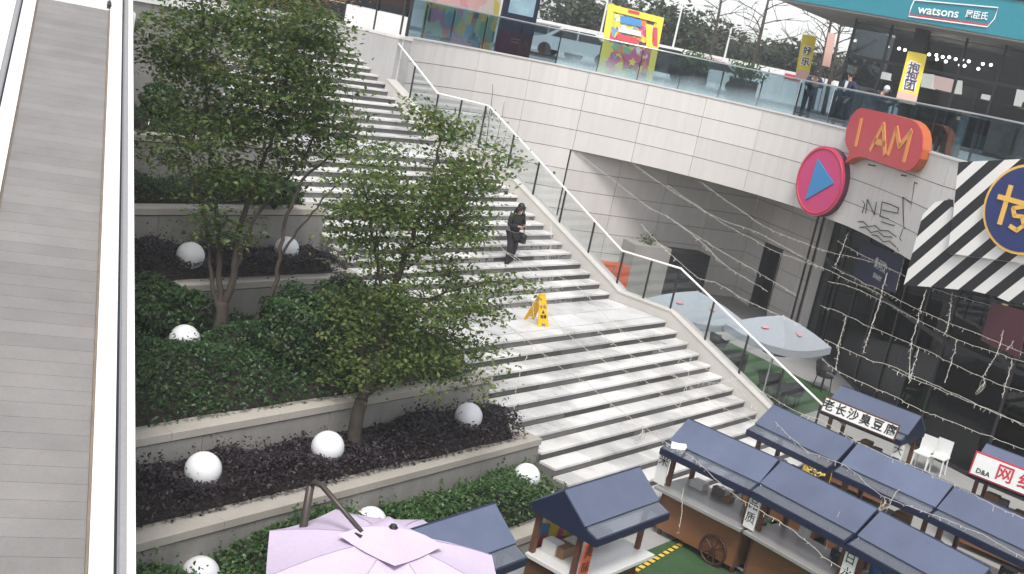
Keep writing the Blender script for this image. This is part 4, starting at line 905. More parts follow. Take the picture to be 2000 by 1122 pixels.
# ------------------------------------------------------------------ signs on the curved wall
def wall_at(x, y):          # wall point seen at a picture point near the fascia
    best = None
    for s in np.linspace(0, 31, 621):
        p, tt, nn = arc(s); v = dr(x, y); k = np.dot(np.r_[p, 0] - CE, [nn[0], nn[1], 0]) / (v @ [nn[0], nn[1], 0]); q = CE + v * k; e = np.linalg.norm(q[:2] - p)
        if k > 0 and (best is None or e < best[0]): best = (e, s, q)
    return best[1]
def wall_frame(x, y, off):
    s = wall_at(x, y); p, tt, nn = arc(s); n3 = np.array([nn[0], nn[1], 0]); P0 = np.array([*p, 0]) + n3 * off
    return P0, n3, np.array([tt[0], tt[1], 0])
mat('sign crimson', (.56, .045, .06), .45, var=.06); mat('sign orange', (.50, .12, .035), .45, var=.06); mat('sign amber', (.74, .30, .07), .45, var=.05)
mat('sign magenta', (.56, .05, .17), .45, var=.05); mat('sign blue', (.035, .23, .50), .45, var=.05); mat('sign dark edge', (.10, .03, .05), .6)
Z16 = lambda p: (1550 + p[0] / 2.953, 200 + p[1] / 2.953)
P0, n3, t3 = wall_frame(1730, 300, .42); J = lambda p, o=0: onplane(*Z16(p), P0 + n3 * o, n3)
T = thing('speech_bubble_sign', 'orange-red speech bubble sign with amber letters on the curved wall', 'sign', tuple(J((500, 330)) - n3 * .3))
bub = [(297, 215), (305, 150), (330, 85), (360, 47), (385, 33), (420, 38), (560, 68), (680, 100), (712, 122), (735, 158), (745, 205), (742, 270), (728, 325), (700, 368), (670, 390), (640, 397), (560, 372), (440, 327), (385, 313), (345, 322), (296, 352), (316, 305), (318, 280), (302, 250)]
W_ = [J(p) for p in bub]; B = MB().prism([w - n3 * .25 for w in W_], n3 * .22).build('body', MATS['sign orange'], T); MB().prism([w - n3 * .028 for w in W_], n3 * .03).build('face', MATS['sign crimson'], T)
def stroke(pts, wd, J_, m, name, par, o=.004, th=.02):
    for a, b in zip(pts[:-1], pts[1:]):
        A, B_ = J_(a, o), J_(b, o); e = (B_ - A) / np.linalg.norm(B_ - A); s_ = np.cross(n3, e) * wd / 2
        MB().prism([A - s_ - e * wd * .2, B_ - s_ + e * wd * .2, B_ + s_ + e * wd * .2, A + s_ - e * wd * .2], n3 * th).build(name, MATS[m], par)
for pts in ([(392, 100), (360, 250)], [(445, 275), (520, 130), (528, 300)], [(470, 225), (530, 240)], [(548, 300), (595, 152), (613, 255), (680, 170), (638, 340)]): stroke(pts, .16, J, 'sign amber', 'letter_stroke', T)
for x, y in ((430, 360), (620, 420)): 
    a = J((x, y), -.2); MB().tube([a, a - n3 * .3], .02, 6).build('bracket', MATS['dark steel'], T)
P0, n3, t3 = wall_frame(1601, 354, .30); J = lambda p, o=0: onplane(*Z16(p), P0 + n3 * o, n3)
c = J((150, 455)); T = thing('play_button_sign', 'round magenta disc sign with a blue play triangle on the curved wall', 'sign', tuple(c - n3 * .28)); zu = np.array([0, 0, 1.]); Rr = abs(J((160, 248))[2] - J((120, 662))[2]) / 2 * 1.0
cir = lambda r_, o: [c + (t3 * math.cos(a) + zu * math.sin(a)) * r_ + n3 * o for a in np.linspace(0, 2 * math.pi, 41)[:-1]]
MB().prism(cir(Rr, -.26), n3 * .22).build('rim', MATS['sign dark edge'], T); MB().prism(cir(Rr, -.04), n3 * .05).build('face', MATS['sign magenta'], T)
ringm = MB(); ringm.tube(cir(Rr * .93, .012) + [cir(Rr * .93, .012)[0]], .03, 6, False); ringm.build('raised_ring', MATS['sign crimson'], T, True)
MB().prism([J((142, 325), .012), J((235, 468), .012), J((70, 565), .012), J((105, 450), .012)], n3 * .03).build('play_triangle', MATS['sign blue'], T)
# wire drawing of a boat and letters
P0, n3, t3 = wall_frame(1720, 400, .05); J = lambda p, o=0: onplane(*Z16(p), P0 + n3 * o, n3)
T = thing('wire_boat_drawing', 'thin black wire drawing of letters and a small boat on the curved wall', 'sign', tuple(J((560, 720))))
for i, pts in enumerate(([(322, 520), (310, 600)], [(335, 560), (385, 560)], [(360, 560), (345, 630)], [(385, 580), (395, 560), (410, 590), (395, 640)], [(425, 560), (415, 640)], [(425, 560), (465, 650)], [(465, 650), (478, 575)], [(510, 575), (497, 660), (545, 672)], [(510, 575), (560, 590)], [(503, 620), (550, 630)], [(560, 590), (605, 610), (600, 640), (550, 630)],
     [(697, 462), (690, 520), (668, 680)], [(630, 548), (715, 612), (752, 680), (745, 695), (637, 726), (632, 650), (630, 548)], [(697, 462), (815, 520), (900, 562)], [(632, 728), (612, 785), (630, 808), (662, 815), (665, 832), (640, 850), (605, 858), (598, 840)], [(637, 728), (815, 800)], [(752, 690), (815, 800)],
     [(370, 690), (400, 688), (430, 718), (470, 712), (500, 740), (545, 742), (590, 775)], [(380, 722), (415, 720), (445, 752), (485, 742), (520, 775), (565, 778)], [(450, 765), (485, 772), (515, 806), (550, 800), (590, 835)], [(285, 650), (330, 655), (300, 665)], [(505, 690), (580, 712)])):
    MB().tube([J(p) for p in pts], .014, 5).build('wire', MATS['dark steel'], T)
# black and white striped sign
def stripemat():
    m = bpy.data.materials.new('diagonal stripes'); m.use_nodes = True; n, l = m.node_tree.nodes, m.node_tree.links; b = n['Principled BSDF']; b.inputs['Roughness'].default_value = .45
    tc = n.new('ShaderNodeTexCoord'); dp = n.new('ShaderNodeVectorMath'); dp.operation = 'DOT_PRODUCT'; dp.inputs[1].default_value = (.805, -.593, 0)
    l.new(tc.outputs['Object'], dp.inputs[0]); q = n.new('ShaderNodeMath'); q.operation = 'MULTIPLY'; q.inputs[1].default_value = 2.1; l.new(dp.outputs['Value'], q.inputs[0])
    fr = n.new('ShaderNodeMath'); fr.operation = 'FRACT'; l.new(q.outputs[0], fr.inputs[0]); gt = n.new('ShaderNodeMath'); gt.operation = 'GREATER_THAN'; gt.inputs[1].default_value = .5; l.new(fr.outputs[0], gt.inputs[0])
    mx = n.new('ShaderNodeMix'); mx.data_type = 'RGBA'; mx.inputs[6].default_value = (.014, .014, .016, 1); mx.inputs[7].default_value = (.76, .74, .71, 1); l.new(gt.outputs[0], mx.inputs[0]); l.new(mx.outputs[2], b.inputs['Base Color']); MATS['diagonal stripes'] = m
stripemat()
P0, n3, t3 = wall_frame(1900, 430, .55)
T = thing('striped_sign', 'black and white diagonally striped angular sign at the right edge', 'sign', tuple(onplane(1900, 480, P0, n3)))
def flat_part(name, pxs, o, th, mtn, par):
    w = [onplane(x, y, P0 + n3 * o, n3) for x, y in pxs]; M = frame(w[0], tuple(t3), (0, 0, 1)); Mi = M.inverted(); loc = [Mi @ Vector(q) for q in w]
    return link(name, MB().prism([(p.x, p.y, 0) for p in loc], (0, 0, -th)).mesh(name), MATS[mtn], par, M=M)
flat_part('upper_panel', [(1872, 317), (1997, 311), (2045, 318), (2045, 530), (1985, 513), (1850, 495), (1862, 415)], .12, .12, 'diagonal stripes', T)
flat_part('lower_panel', [(1765, 557), (1802, 420), (1826, 395), (1857, 390), (1859, 420), (1850, 496), (1985, 514), (2040, 532), (2030, 600), (1970, 590), (1943, 579), (1902, 569), (1831, 562)], -.02, .10, 'diagonal stripes', T)
mat('sign navy', (.022, .035, .14), .4, var=.05); mat('sign gold', (.78, .47, .10), .4, var=.05)
c = onplane(2003, 410, P0 + n3 * .2, n3); T2 = thing('round_number_sign', 'round navy sign with gold rim and a gold numeral on the striped panel', 'sign', tuple(c)); Rr = .98
cir = lambda r_, o: [c + (t3 * math.cos(a) + zu * math.sin(a)) * r_ + n3 * o for a in np.linspace(0, 2 * math.pi, 41)[:-1]]
MB().prism(cir(Rr, -.08), n3 * .12).build('rim', MATS['sign gold'], T2); MB().prism(cir(Rr * .94, .03), n3 * .02).build('face', MATS['sign navy'], T2)
J = lambda p, o=0: onplane(*Z16(p), P0 + n3 * (.26 + o), n3)
stroke([(1255, 485), (1190, 700)], .11, J, 'sign gold', 'numeral_stroke', T2, o=0); stroke([(1185, 545), (1345, 590)], .11, J, 'sign gold', 'numeral_stroke', T2, o=.006)
stroke([(1345, 600), (1268, 612), (1275, 655), (1320, 660), (1330, 710), (1290, 740), (1250, 715)], .09, J, 'sign gold', 'numeral_stroke', T2, o=.0)
# posters on the dark shop glass
def glass_poster(name, label, pxs, seg, mtn, txts=()):
    a, b = GF[seg], GF[seg + 1]; tt = (b - a) / np.linalg.norm(b - a); nn = np.array([tt[1], -tt[0], 0]); PP = np.array([*a, 0]) + nn * .06; t_3 = np.array([*tt, 0])
    w = [onplane(x, y, PP, nn) for x, y in pxs]; T = MB().prism(w, -nn * .02).build(name, MATS[mtn]); tag(T, label, 'poster')
    for s_, x, y, sz in txts:
        q = onplane(x, y, PP + nn * .004, nn); writing('lettering', s_, sz, frame(q, tuple(t_3), (0, 0, 1)), MATS['sign white'], T, depth=.003)
mat('poster navy', (.012, .02, .07), .5, var=.15); mat('poster maroon', (.09, .012, .03), .5, var=.15)
glass_poster('shop_poster', 'navy poster with white lettering on the dark shop glass', [(1682, 468), (1768, 503), (1748, 572), (1664, 546)], 0, 'poster navy', [('集何饮', 1719, 520, .34), ('SENARY', 1713, 542, .2)])
glass_poster('shop_poster', 'dim maroon poster on the shop glass under the striped sign', [(1936, 590), (2010, 610), (1990, 700), (1915, 665)], 1, 'poster maroon')
# ------------------------------------------------------------------ people
def skin(name, V, Ed, R, m, parent, sub=2, local=True):
    me = bpy.data.meshes.new(name); me.from_pydata(V, Ed, []); o = bpy.data.objects.new(name, me); COL.objects.link(o)
    o.modifiers.new('s', 'SKIN'); d = me.skin_vertices[0].data
    for i, r in enumerate(R): d[i].radius = (r, r) if not hasattr(r, '__len__') else r; d[i].use_root = (i == 0)
    sb = o.modifiers.new('b', 'SUBSURF'); sb.levels = sb.render_levels = sub
    bpy.context.view_layer.update(); q = bpy.data.meshes.new_from_object(o.evaluated_get(bpy.context.evaluated_depsgraph_get())); bpy.data.objects.remove(o)
    q.polygons.foreach_set('use_smooth', [True] * len(q.polygons)); return link(name, q, m, parent, local=local)
mat('skin tone', (.50, .31, .22), .55, var=.05); mat('black hair', (.012, .010, .010), .45, var=.2, scale=30)
for nm, c in (('black cloth', (.014, .014, .016)), ('charcoal cloth', (.03, .03, .034)), ('navy cloth', (.022, .028, .06)), ('white cloth', (.62, .62, .62)), ('pale blue cloth', (.36, .43, .46)), ('black leather', (.012, .012, .012))): mat(nm, c, .85 if 'cloth' in nm else .4, var=.15, scale=12, fine=.1)
def person(label, loc, rz, top='black cloth', bottom='black cloth', pose='stand', h=1.7, hair='short', inner=None, group=None, extras=()):
    k = h / 1.7; T = thing('person', label, 'person', tuple(loc), rz, group); S = lambda p: tuple(c * k for c in p)
    J = dict(pel=(0, 0, .93), sp=(0, .01, 1.14), ch=(0, 0, 1.32), nk=(0, -.01, 1.47), hb=(0, -.025, 1.555), ht=(0, -.03, 1.635),
             sl=(-.175, 0, 1.40), sr=(.175, 0, 1.40), el=(-.225, .03, 1.13), er=(.225, .03, 1.13), wl=(-.235, -.04, .88), wr=(.235, -.04, .88),
             hl=(-.09, 0, .89), hr=(.09, 0, .89), kl=(-.10, -.02, .49), kr=(.10, -.02, .49), al=(-.105, .03, .085), ar=(.105, .03, .085), tl=(-.115, -.13, .03), tr=(.115, -.13, .03))
    if pose == 'phone': J.update(el=(-.23, .0, 1.14), er=(.23, .0, 1.14), wl=(-.06, -.21, 1.16), wr=(.07, -.20, 1.17), hb=(0, -.06, 1.55), ht=(0, -.09, 1.625), kl=(-.10, -.09, .52), al=(-.10, -.06, .10), tl=(-.10, -.21, .03), kr=(.10, .0, .50), ar=(.10, .13, .14), tr=(.11, -.02, .05))
    if pose == 'apart': J.update(kl=(-.17, -.02, .49), kr=(.17, -.02, .49), al=(-.25, .03, .085), ar=(.24, .03, .085), tl=(-.29, -.12, .03), tr=(.28, -.12, .03), wl=(-.20, -.10, .93), wr=(.2, -.10, .93), el=(-.28, .06, 1.14), er=(.28, .06, 1.14))
    if pose == 'lean': J.update(sp=(0, -.06, 1.12), ch=(0, -.17, 1.27), nk=(0, -.26, 1.38), hb=(0, -.33, 1.44), ht=(0, -.37, 1.51), sl=(-.175, -.2, 1.33), sr=(.175, -.2, 1.33), el=(-.25, -.34, 1.12), er=(.25, -.34, 1.12), wl=(-.05, -.47, 1.13), wr=(.05, -.47, 1.14))
    if pose == 'sit': J.update(pel=(0, 0, .50), sp=(0, .01, .72), ch=(0, 0, .90), nk=(0, -.01, 1.05), hb=(0, -.03, 1.13), ht=(0, -.04, 1.21), sl=(-.175, 0, .98), sr=(.175, 0, .98), el=(-.23, -.02, .72), er=(.23, -.02, .72), wl=(-.1, -.25, .72), wr=(.1, -.25, .72), hl=(-.09, 0, .48), hr=(.09, 0, .48), kl=(-.11, -.42, .5), kr=(.11, -.42, .5), al=(-.11, -.42, .085), ar=(.11, -.42, .085), tl=(-.11, -.57, .03), tr=(.11, -.57, .03))
    J = {a: S(b) for a, b in J.items()}; v3 = lambda n: np.array(J[n])
    N = ['pel', 'sp', 'ch', 'nk', 'hb', 'ht', 'sl', 'el', 'wl', 'sr', 'er', 'wr', 'hl', 'kl', 'al', 'tl', 'hr', 'kr', 'ar', 'tr']; R = dict(pel=.115, sp=.10, ch=.12, nk=.048, hb=.078, ht=.07, sl=.05, el=.038, wl=.026, sr=.05, er=.038, wr=.026, hl=.075, kl=.05, al=.034, tl=.03, hr=.075, kr=.05, ar=.034, tr=.03)
    V = [J[n] for n in N]; Ed = [('pel', 'sp'), ('sp', 'ch'), ('ch', 'nk'), ('nk', 'hb'), ('hb', 'ht'), ('ch', 'sl'), ('sl', 'el'), ('el', 'wl'), ('ch', 'sr'), ('sr', 'er'), ('er', 'wr'), ('pel', 'hl'), ('hl', 'kl'), ('kl', 'al'), ('al', 'tl'), ('pel', 'hr'), ('hr', 'kr'), ('kr', 'ar'), ('ar', 'tr')]
    Ed = [(N.index(a), N.index(b)) for a, b in Ed]; RR = [R[n] * k * .9 for n in N]
    for s_ in 'lr':         # palm and five fingers
        w, e = v3('w' + s_), v3('e' + s_); d = (w - e) / np.linalg.norm(w - e); sd = np.cross(d, [0, 1, .3]); sd /= np.linalg.norm(sd); pi = len(V); V.append(tuple(w + d * .07 * k)); RR.append(.026 * k); Ed.append((N.index('w' + s_), pi))
        for f_ in range(5):
            o_ = (f_ - 2) * .016 * k; ln = (.05, .075, .08, .072, .055)[f_] * k; b0 = w + d * (.03 if f_ == 0 else .09) * k + sd * (o_ * (1.6 if f_ == 0 else 1)); i0 = len(V)
            V += [tuple(b0), tuple(b0 + d * ln * .6 + sd * o_ * .4), tuple(b0 + d * ln + sd * o_ * .3 + np.array([0, -.012, -.01]))]; RR += [.009 * k, .008 * k, .007 * k]; Ed += [(pi, i0), (i0, i0 + 1), (i0 + 1, i0 + 2)]
    body = skin('body', V, Ed, RR, MATS['skin tone'], T)
    def garment(nm, names, edges, rad, m): skin(nm, [J[n] if isinstance(n, str) else tuple(n) for n in names], edges, [tuple(q * k for q in r) if isinstance(r, tuple) else r * k for r in rad], MATS[m], T)
    nkl = tuple(v3('ch') * .45 + v3('nk') * .55)
    wl2, wr2 = v3('wl') * .92 + v3('el') * .08, v3('wr') * .92 + v3('er') * .08
    garment('jacket', ['pel', 'sp', 'ch', nkl, 'sl', 'el', wl2, 'sr', 'er', wr2], [(0, 1), (1, 2), (2, 3), (2, 4), (4, 5), (5, 6), (2, 7), (7, 8), (8, 9)], [(.16, .135), (.145, .12), (.155, .125), .075, .075, .056, .042, .075, .056, .042], top)
    al2, ar2 = v3('al') + [0, 0, -.01], v3('ar') + [0, 0, -.01]
    garment('trousers', ['pel', 'hl', 'kl', al2, 'hr', 'kr', ar2], [(0, 1), (1, 2), (2, 3), (0, 4), (4, 5), (5, 6)], [(.145, .12), .10, .075, .06, .10, .075, .06], bottom)
    for s_ in 'lr': garment('shoe', [tuple(v3('a' + s_) + [0, .03, -.04]), tuple(v3('t' + s_) * .5 + v3('a' + s_) * .5 + [0, 0, -.02]), 't' + s_], [(0, 1), (1, 2)], [.045, .042, .032], 'black leather')
    hc = (v3('hb') + v3('ht')) / 2; up = v3('ht') - v3('hb'); up /= np.linalg.norm(up); fw = np.array([0, -1., 0]); fw -= up * (fw @ up); fw /= np.linalg.norm(fw)
    if inner:
        a_ = v3('ch') - fw * 0; MB().prism([tuple(nkl + fw * .085 * k + [-.05 * k, 0, .03 * k]), tuple(nkl + fw * .085 * k + [.05 * k, 0, .03 * k]), tuple(v3('sp') + fw * .137 * k + [.035 * k, 0, -.02]), tuple(v3('sp') + fw * .137 * k + [-.035 * k, 0, -.02])], fw * .02).build('shirt_front', MATS[inner], T, local=True)
    hb_ = MB().ball((0, 0, 0), .1 * k, 14, (.92, 1.0, 1.08)); hb_.v = [tuple(hc + np.array(q) - fw * .022 * k + up * .028 * k) for q in hb_.v]
    if hair == 'long':
        hb_.build('hair', MATS['black hair'], T, True, local=True)
        skin('hair_length', [tuple(hc + up * .03), tuple(hc - fw * .075 * k - up * .05), tuple(hc - fw * .10 * k - up * .17 * k), tuple(hc - fw * .085 * k - up * .27 * k)], [(0, 1), (1, 2), (2, 3)], [(.095 * k, .08 * k), (.1 * k, .055 * k), (.1 * k, .045 * k), (.07 * k, .03 * k)], MATS['black hair'], T)
        for s_ in (-1, 1): skin('hair_lock', [tuple(hc + up * .06 * k + np.array([s_ * .06 * k, 0, 0]) + fw * .04 * k), tuple(hc + np.array([s_ * .085 * k, 0, 0]) + fw * .03 * k - up * .06 * k), tuple(hc + np.array([s_ * .09 * k, 0, 0]) - up * .2 * k + fw * .03 * k)], [(0, 1), (1, 2)], [.03 * k, .026 * k, .016 * k], MATS['black hair'], T)
    else: hb_.build('hair' if hair != 'cap' else 'cap', MATS['black hair' if hair != 'whitecap' else 'white cloth'], T, True, local=True)
    if hair in ('cap', 'whitecap'): MB().prism([tuple(hc + fw * (.07 * k) + up * .05 * k + np.array([x, 0, 0]) * k + fw * y * k) for x, y in ((-.08, 0), (.08, 0), (.06, .09), (-.06, .09))], up * .012).build('cap_peak', MATS['black hair'], T, local=True)
    for s_ in (-1, 1):
        MB().ball(tuple(hc + fw * .074 * k + np.array([s_ * .03 * k, 0, 0]) + up * .0), .010 * k, 8).build('eye', MATS['black hair'], body, True, local=True); MB().ball(tuple(hc + np.array([s_ * .074 * k, 0, 0])), .022 * k, 8, (.5, .8, 1.2)).build('ear', MATS['skin tone'], body, True, local=True)
    MB().ball(tuple(hc + fw * .082 * k - up * .018 * k), .016 * k, 8, (.8, 1, 1.3)).build('nose', MATS['skin tone'], body, True, local=True)
    MB().box(tuple(hc + fw * .074 * k - up * .048 * k), (.04 * k, .008, .008)).build('mouth', MATS['sign crimson'], body, local=True)
    return T, J, k
wpos = (-2.72, 7.22, Z2 + 3 * H)
PT, PJ, PK = person('woman in black with long dark hair walking down the stairs, looking at a phone', wpos, RD(-12), pose='phone', h=1.62, hair='long')
ph = np.array(PJ['wl']) * .5 + np.array(PJ['wr']) * .5 + [0, -.085, .02]
PHN = MB().box((0, 0, 0), (.075, .012, .15), M=Matrix.Rotation(RD(-50), 3, 'X')); pw_ = Matrix.Translation(Vector(wpos)) @ Matrix.Rotation(RD(-12), 4, 'Z'); 
tag(link('phone', PHN.mesh('phone'), MATS['sign black'], M=pw_ @ Matrix.Translation(Vector(ph))), 'dark phone held by the woman on the stairs', 'phone')
hb0 = pw_ @ Vector((.22, .02, .80)); BG = thing('handbag', 'black handbag hanging at the hip of the woman on the stairs', 'bag', tuple(hb0 + Vector((0, 0, -.14))))
MB().cbox((0, 0, 0), (.12, .30, .24), .04).build('bag_body', MATS['black leather'], BG, True, loc=tuple(hb0)); MB().tube([pw_ @ Vector(q) for q in ((.22, .10, .9), (.20, .07, 1.2), (.17, .02, 1.46), (.19, -.1, 1.2), (.22, -.08, .9))], .012, 5).build('strap', MATS['black leather'], BG)
def behind_rail(x, y, dist):
    s = wall_at(x, y); p, tt, nn = arc(s); q = p - nn * dist
    return np.array([q[0], q[1], ZP])
def place_behind(x, off):           # plaza spot 'off' metres behind the balustrade seen at picture column x
    best = None
    for s in np.linspace(.5, 30, 400):
        p, tt, nn = arc(s); q = np.array([*(p - nn * off), ZP]); w = (q - CE) @ CF; px = 1000 + FPX * ((q - CE) @ CR) / w
        if best is None or abs(px - x) < best[0]: best = (abs(px - x), q)
    return best[1]
toC = math.atan2(CF[1], CF[0])       # heading of the view
p = place_behind(1634, .62); person('man in a dark suit with a white shirt standing behind the plaza glass', p, toC - math.pi / 2 - RD(55), 'navy cloth', 'charcoal cloth', 'apart', 1.78, inner='white cloth')
p = place_behind(1568, .85); person('person in dark clothes and a black cap leaning at the plaza glass', p, toC - math.pi / 2 + RD(0), 'navy cloth', 'navy cloth', 'lean', 1.75, hair='cap')
p = place_behind(1688, 1.7); person('person in black with a white cap behind the plaza glass', p, toC - math.pi / 2 + RD(40), 'black cloth', 'charcoal cloth', 'lean', 1.7, hair='whitecap')
p = place_behind(1728, 2.3); person('seated person in a pale top beside the yellow banner', p, toC - math.pi / 2 + RD(50), 'pale blue cloth', 'charcoal cloth', 'sit', 1.7, hair='short')
tag(MB().cbox((p[0], p[1], ZP + .2), (.42, .42, .4), .02).build('stool', MATS['dark steel']), 'dark stool under the seated person in the pale top', 'stool')
p = place_behind(1850, 1.6); person('dark haired person seated right of the yellow banner', p, toC - math.pi / 2 + RD(200), 'black cloth', 'charcoal cloth', 'sit', 1.75)
tag(MB().cbox((p[0], p[1], ZP + .2), (.42, .42, .4), .02).build('stool', MATS['dark steel']), 'dark stool under the person right of the yellow banner', 'stool')
# ------------------------------------------------------------------ teal fronted store on the plaza
mat('teal fascia', (.018, .21, .27), .4, var=.05, scale=2); mat('store dark', (.022, .023, .027), .6, var=.25, scale=2); mat('canopy grey', (.17, .165, .16), .6, var=.08)
mat('lit bulb', (1., .93, .78), .5, var=0, fine=0, emit=14.); mat('lit poster', (.78, .72, .64), .5, var=.12, scale=8, emit=1.3); mat('lit poster pink', (.75, .52, .46), .5, var=.2, scale=10, emit=1.3); mat('white letters', (.85, .86, .86), .4, var=0, fine=0)
glassmat('store glass', (.55, .58, .60), .0)
CA, CB = np.array([15.35, 11.5]), np.array([17.25, -.6]); ct = (CB - CA) / np.linalg.norm(CB - CA); cn = np.array([ct[1], -ct[0]]); CL = np.linalg.norm(CB - CA)      # cn towards the plaza
if cn @ (CE[:2] - CA) < 0: cn = -cn
ST2 = thing('store_building', 'glazed store with a teal fascia and white lettering on the upper plaza', 'building', (19, 6, ZP))
def cpt(a, b, z): q = CA + ct * a - cn * b; return (q[0], q[1], z)
MB().prism([cpt(-.0, 0, 11.02), cpt(CL, 0, 11.02), cpt(CL, .3, 11.02), cpt(0, .3, 11.02)], (0, 0, 1.22)).build('fascia', MATS['teal fascia'], ST2)
MB().prism([cpt(0, .302, 11.02), cpt(.3, .302, 11.02), cpt(.3, 9, 11.02), cpt(0, 9, 11.02)], (0, 0, 1.22)).build('fascia', MATS['teal fascia'], ST2)
MB().prism([cpt(-.06, -.06, 12.242), cpt(CL, -.06, 12.242), cpt(CL, 9, 12.242), cpt(-.06, 9, 12.242)], (0, 0, .4)).build('roof', MATS['store dark'], ST2)
MB().prism([cpt(.03, .03, 10.94), cpt(CL, .03, 10.94), cpt(CL, 9, 10.94), cpt(.03, 9, 10.94)], (0, 0, .075)).build('canopy_soffit', MATS['canopy grey'], ST2)
FB = 2.6; FA = 2.3             # facade set back
MB().prism([cpt(FA, 9.2, ZP + .01), cpt(CL, 9.2, ZP + .01), cpt(CL, 9.4, ZP + .01), cpt(FA, 9.4, ZP + .01)], (0, 0, 3.9)).build('back_wall', MATS['store dark'], ST2)
MB().prism([cpt(FA, FB, ZP + .012), cpt(CL, FB, ZP + .012), cpt(CL, 9.2, ZP + .012), cpt(FA, 9.2, ZP + .012)], (0, 0, .01)).build('floor', MATS['store dark'], ST2)
for i in range(8):
    a0, a1 = FA + i * 1.35, FA + (i + 1) * 1.35
    MB().prism([cpt(a0 + .04, FB, ZP + .1), cpt(a1 - .04, FB, ZP + .1), cpt(a1 - .04, FB + .02, ZP + .1), cpt(a0 + .04, FB + .02, ZP + .1)], (0, 0, 3.7)).build('window_pane', MATS['store glass'], ST2)
    MB().prism([cpt(a0 - .04, FB - .05, ZP), cpt(a0 + .04, FB - .05, ZP), cpt(a0 + .04, FB + .1, ZP), cpt(a0 - .04, FB + .1, ZP)], (0, 0, 3.89)).build('mullion', MATS['dark steel'], ST2)
for z in (ZP, ZP + 2.5): MB().prism([cpt(FA, FB - .03, z), cpt(CL, FB - .03, z), cpt(CL, FB + .07, z), cpt(FA, FB + .07, z)], (0, 0, .1)).build('transom', MATS['dark steel'], ST2)
for i in range(5):
    b0, b1 = FB + i * 1.35, FB + (i + 1) * 1.35
    MB().prism([cpt(FA, b0 + .04, ZP + .1), cpt(FA, b1 - .04, ZP + .1), cpt(FA + .02, b1 - .04, ZP + .1), cpt(FA + .02, b0 + .04, ZP + .1)], (0, 0, 3.7)).build('window_pane', MATS['store glass'], ST2)
for a in (4.6, 9.0): MB().prism([cpt(a, FB - .5, ZP), cpt(a + .45, FB - .5, ZP), cpt(a + .45, FB - .05, ZP), cpt(a, FB - .05, ZP)], (0, 0, 3.89)).build('column', MATS['store dark'], ST2)
ZZ = lambda p: (1700 + p[0] / 4.007, p[1] / 4.007)
cn3 = np.array([*cn, 0]); ct3 = np.array([*ct, 0]); CP = np.array([*CA, 0])
JC = lambda p, o=.0: onplane(*ZZ(p), CP + cn3 * o, cn3)
n3 = cn3
bx = [(345, 2), (1000, 62), (970, 150), (915, 213), (298, 130), (320, 55), (345, 2)]
LG = thing('store_logo_sign', 'white outlined store logo with a red underline on the teal fascia', 'sign', tuple(JC((640, 110))))
MB().tube([JC(p, .03) for p in bx], .022, 5).build('outline', MATS['white letters'], LG)
stroke([(308, 122), (915, 203)], .085, JC, 'sign red', 'underline', LG, o=.01, th=.02)
def wordfit(s, a, b, hgt, par, m):
    me = text_mesh('lettering', s, 1., .02, align='LEFT', bold=.012); xs = [v.co.x for v in me.vertices]; A, B = JC(a, .02), JC(b, .02); w = np.linalg.norm(B - A); f = w / (max(xs) - min(xs))
    M = frame(A, tuple(B - A), (0, 0, 1)); return link('lettering', me, m, par, M=M @ Matrix.Diagonal((f, f * hgt, 1, 1)) @ Matrix.Translation((-min(xs), 0, 0)))
wordfit('watsons', (372, 75), (690, 112), 1.0, LG, MATS['white letters']); wordfit('屈臣氏', (745, 112), (918, 135), 1.15, LG, MATS['white letters'])
# store interior
for i, (x, y) in enumerate([(135, 368), (225, 382), (270, 393), (460, 428), (517, 433), (565, 447), (617, 450), (667, 465), (720, 470), (770, 482), (880, 502), (943, 510), (845, 540), (700, 512), (737, 517), (590, 483), (520, 466)]):
    c = at(*ZZ((x, y)), 45.5); T = thing('pendant_lamp', ['first', 'second', 'third', 'fourth', 'fifth', 'sixth', 'seventh', 'eighth', 'ninth', 'tenth', 'eleventh', 'twelfth', 'lower', 'lower right', 'lowest right', 'lower middle', 'lower left'][i] + ' small lit pendant lamp inside the teal fronted store, counted from the left', 'lamp', tuple(c), group='pendant lamps inside the store')
    MB().ball(tuple(c), .06, 10).build('bulb', MATS['lit bulb'], T, True); MB().tube([tuple(c + [0, 0, .05]), (c[0], c[1], 10.93)], .008, 4).build('cord', MATS['dark steel'], T)
for lb, pts, m in (('lit cream menu board behind the yellow banner', [(410, 575), (500, 585), (490, 690), (395, 680)], 'lit poster'), ('lit pink poster in the middle of the store', [(500, 590), (655, 625), (632, 725), (482, 690)], 'lit poster pink'), ('lit pale poster right of the pink one', [(665, 625), (722, 635), (715, 740), (640, 730)], 'lit poster'), ('framed lit picture left of the yellow banner in the store', [(185, 518), (290, 540), (270, 640), (160, 625)], 'canopy grey'), ('big poster at the right edge of the store glass', [(1150, 700), (1230, 715), (1230, 860), (1120, 835)], 'lit poster')):
    q = [at(*ZZ(p), 44.6) for p in pts]; tag(MB().prism(q, CF * .04).build('store_poster', MATS[m]), lb, 'poster', 'posters inside the store')
for i in range(26):
    a_ = FA + .4 + rnd.random() * 8.2; z_ = ZP + rnd.choice((.5, 1.0, 1.5, 2.0)); MB().prism([cpt(a_, 6.2, z_), cpt(a_ + rnd.uniform(.2, .6), 6.2, z_), cpt(a_ + .4, 6.5, z_), cpt(a_, 6.5, z_)], (0, 0, rnd.uniform(.15, .4))).build('shelf_goods', MATS[rnd.choice(['display pale', 'display grey', 'display warm', 'lit poster', 'canopy grey', 'display blue'])], ST2)  # some goods glow: light put into their material to liven the dark store
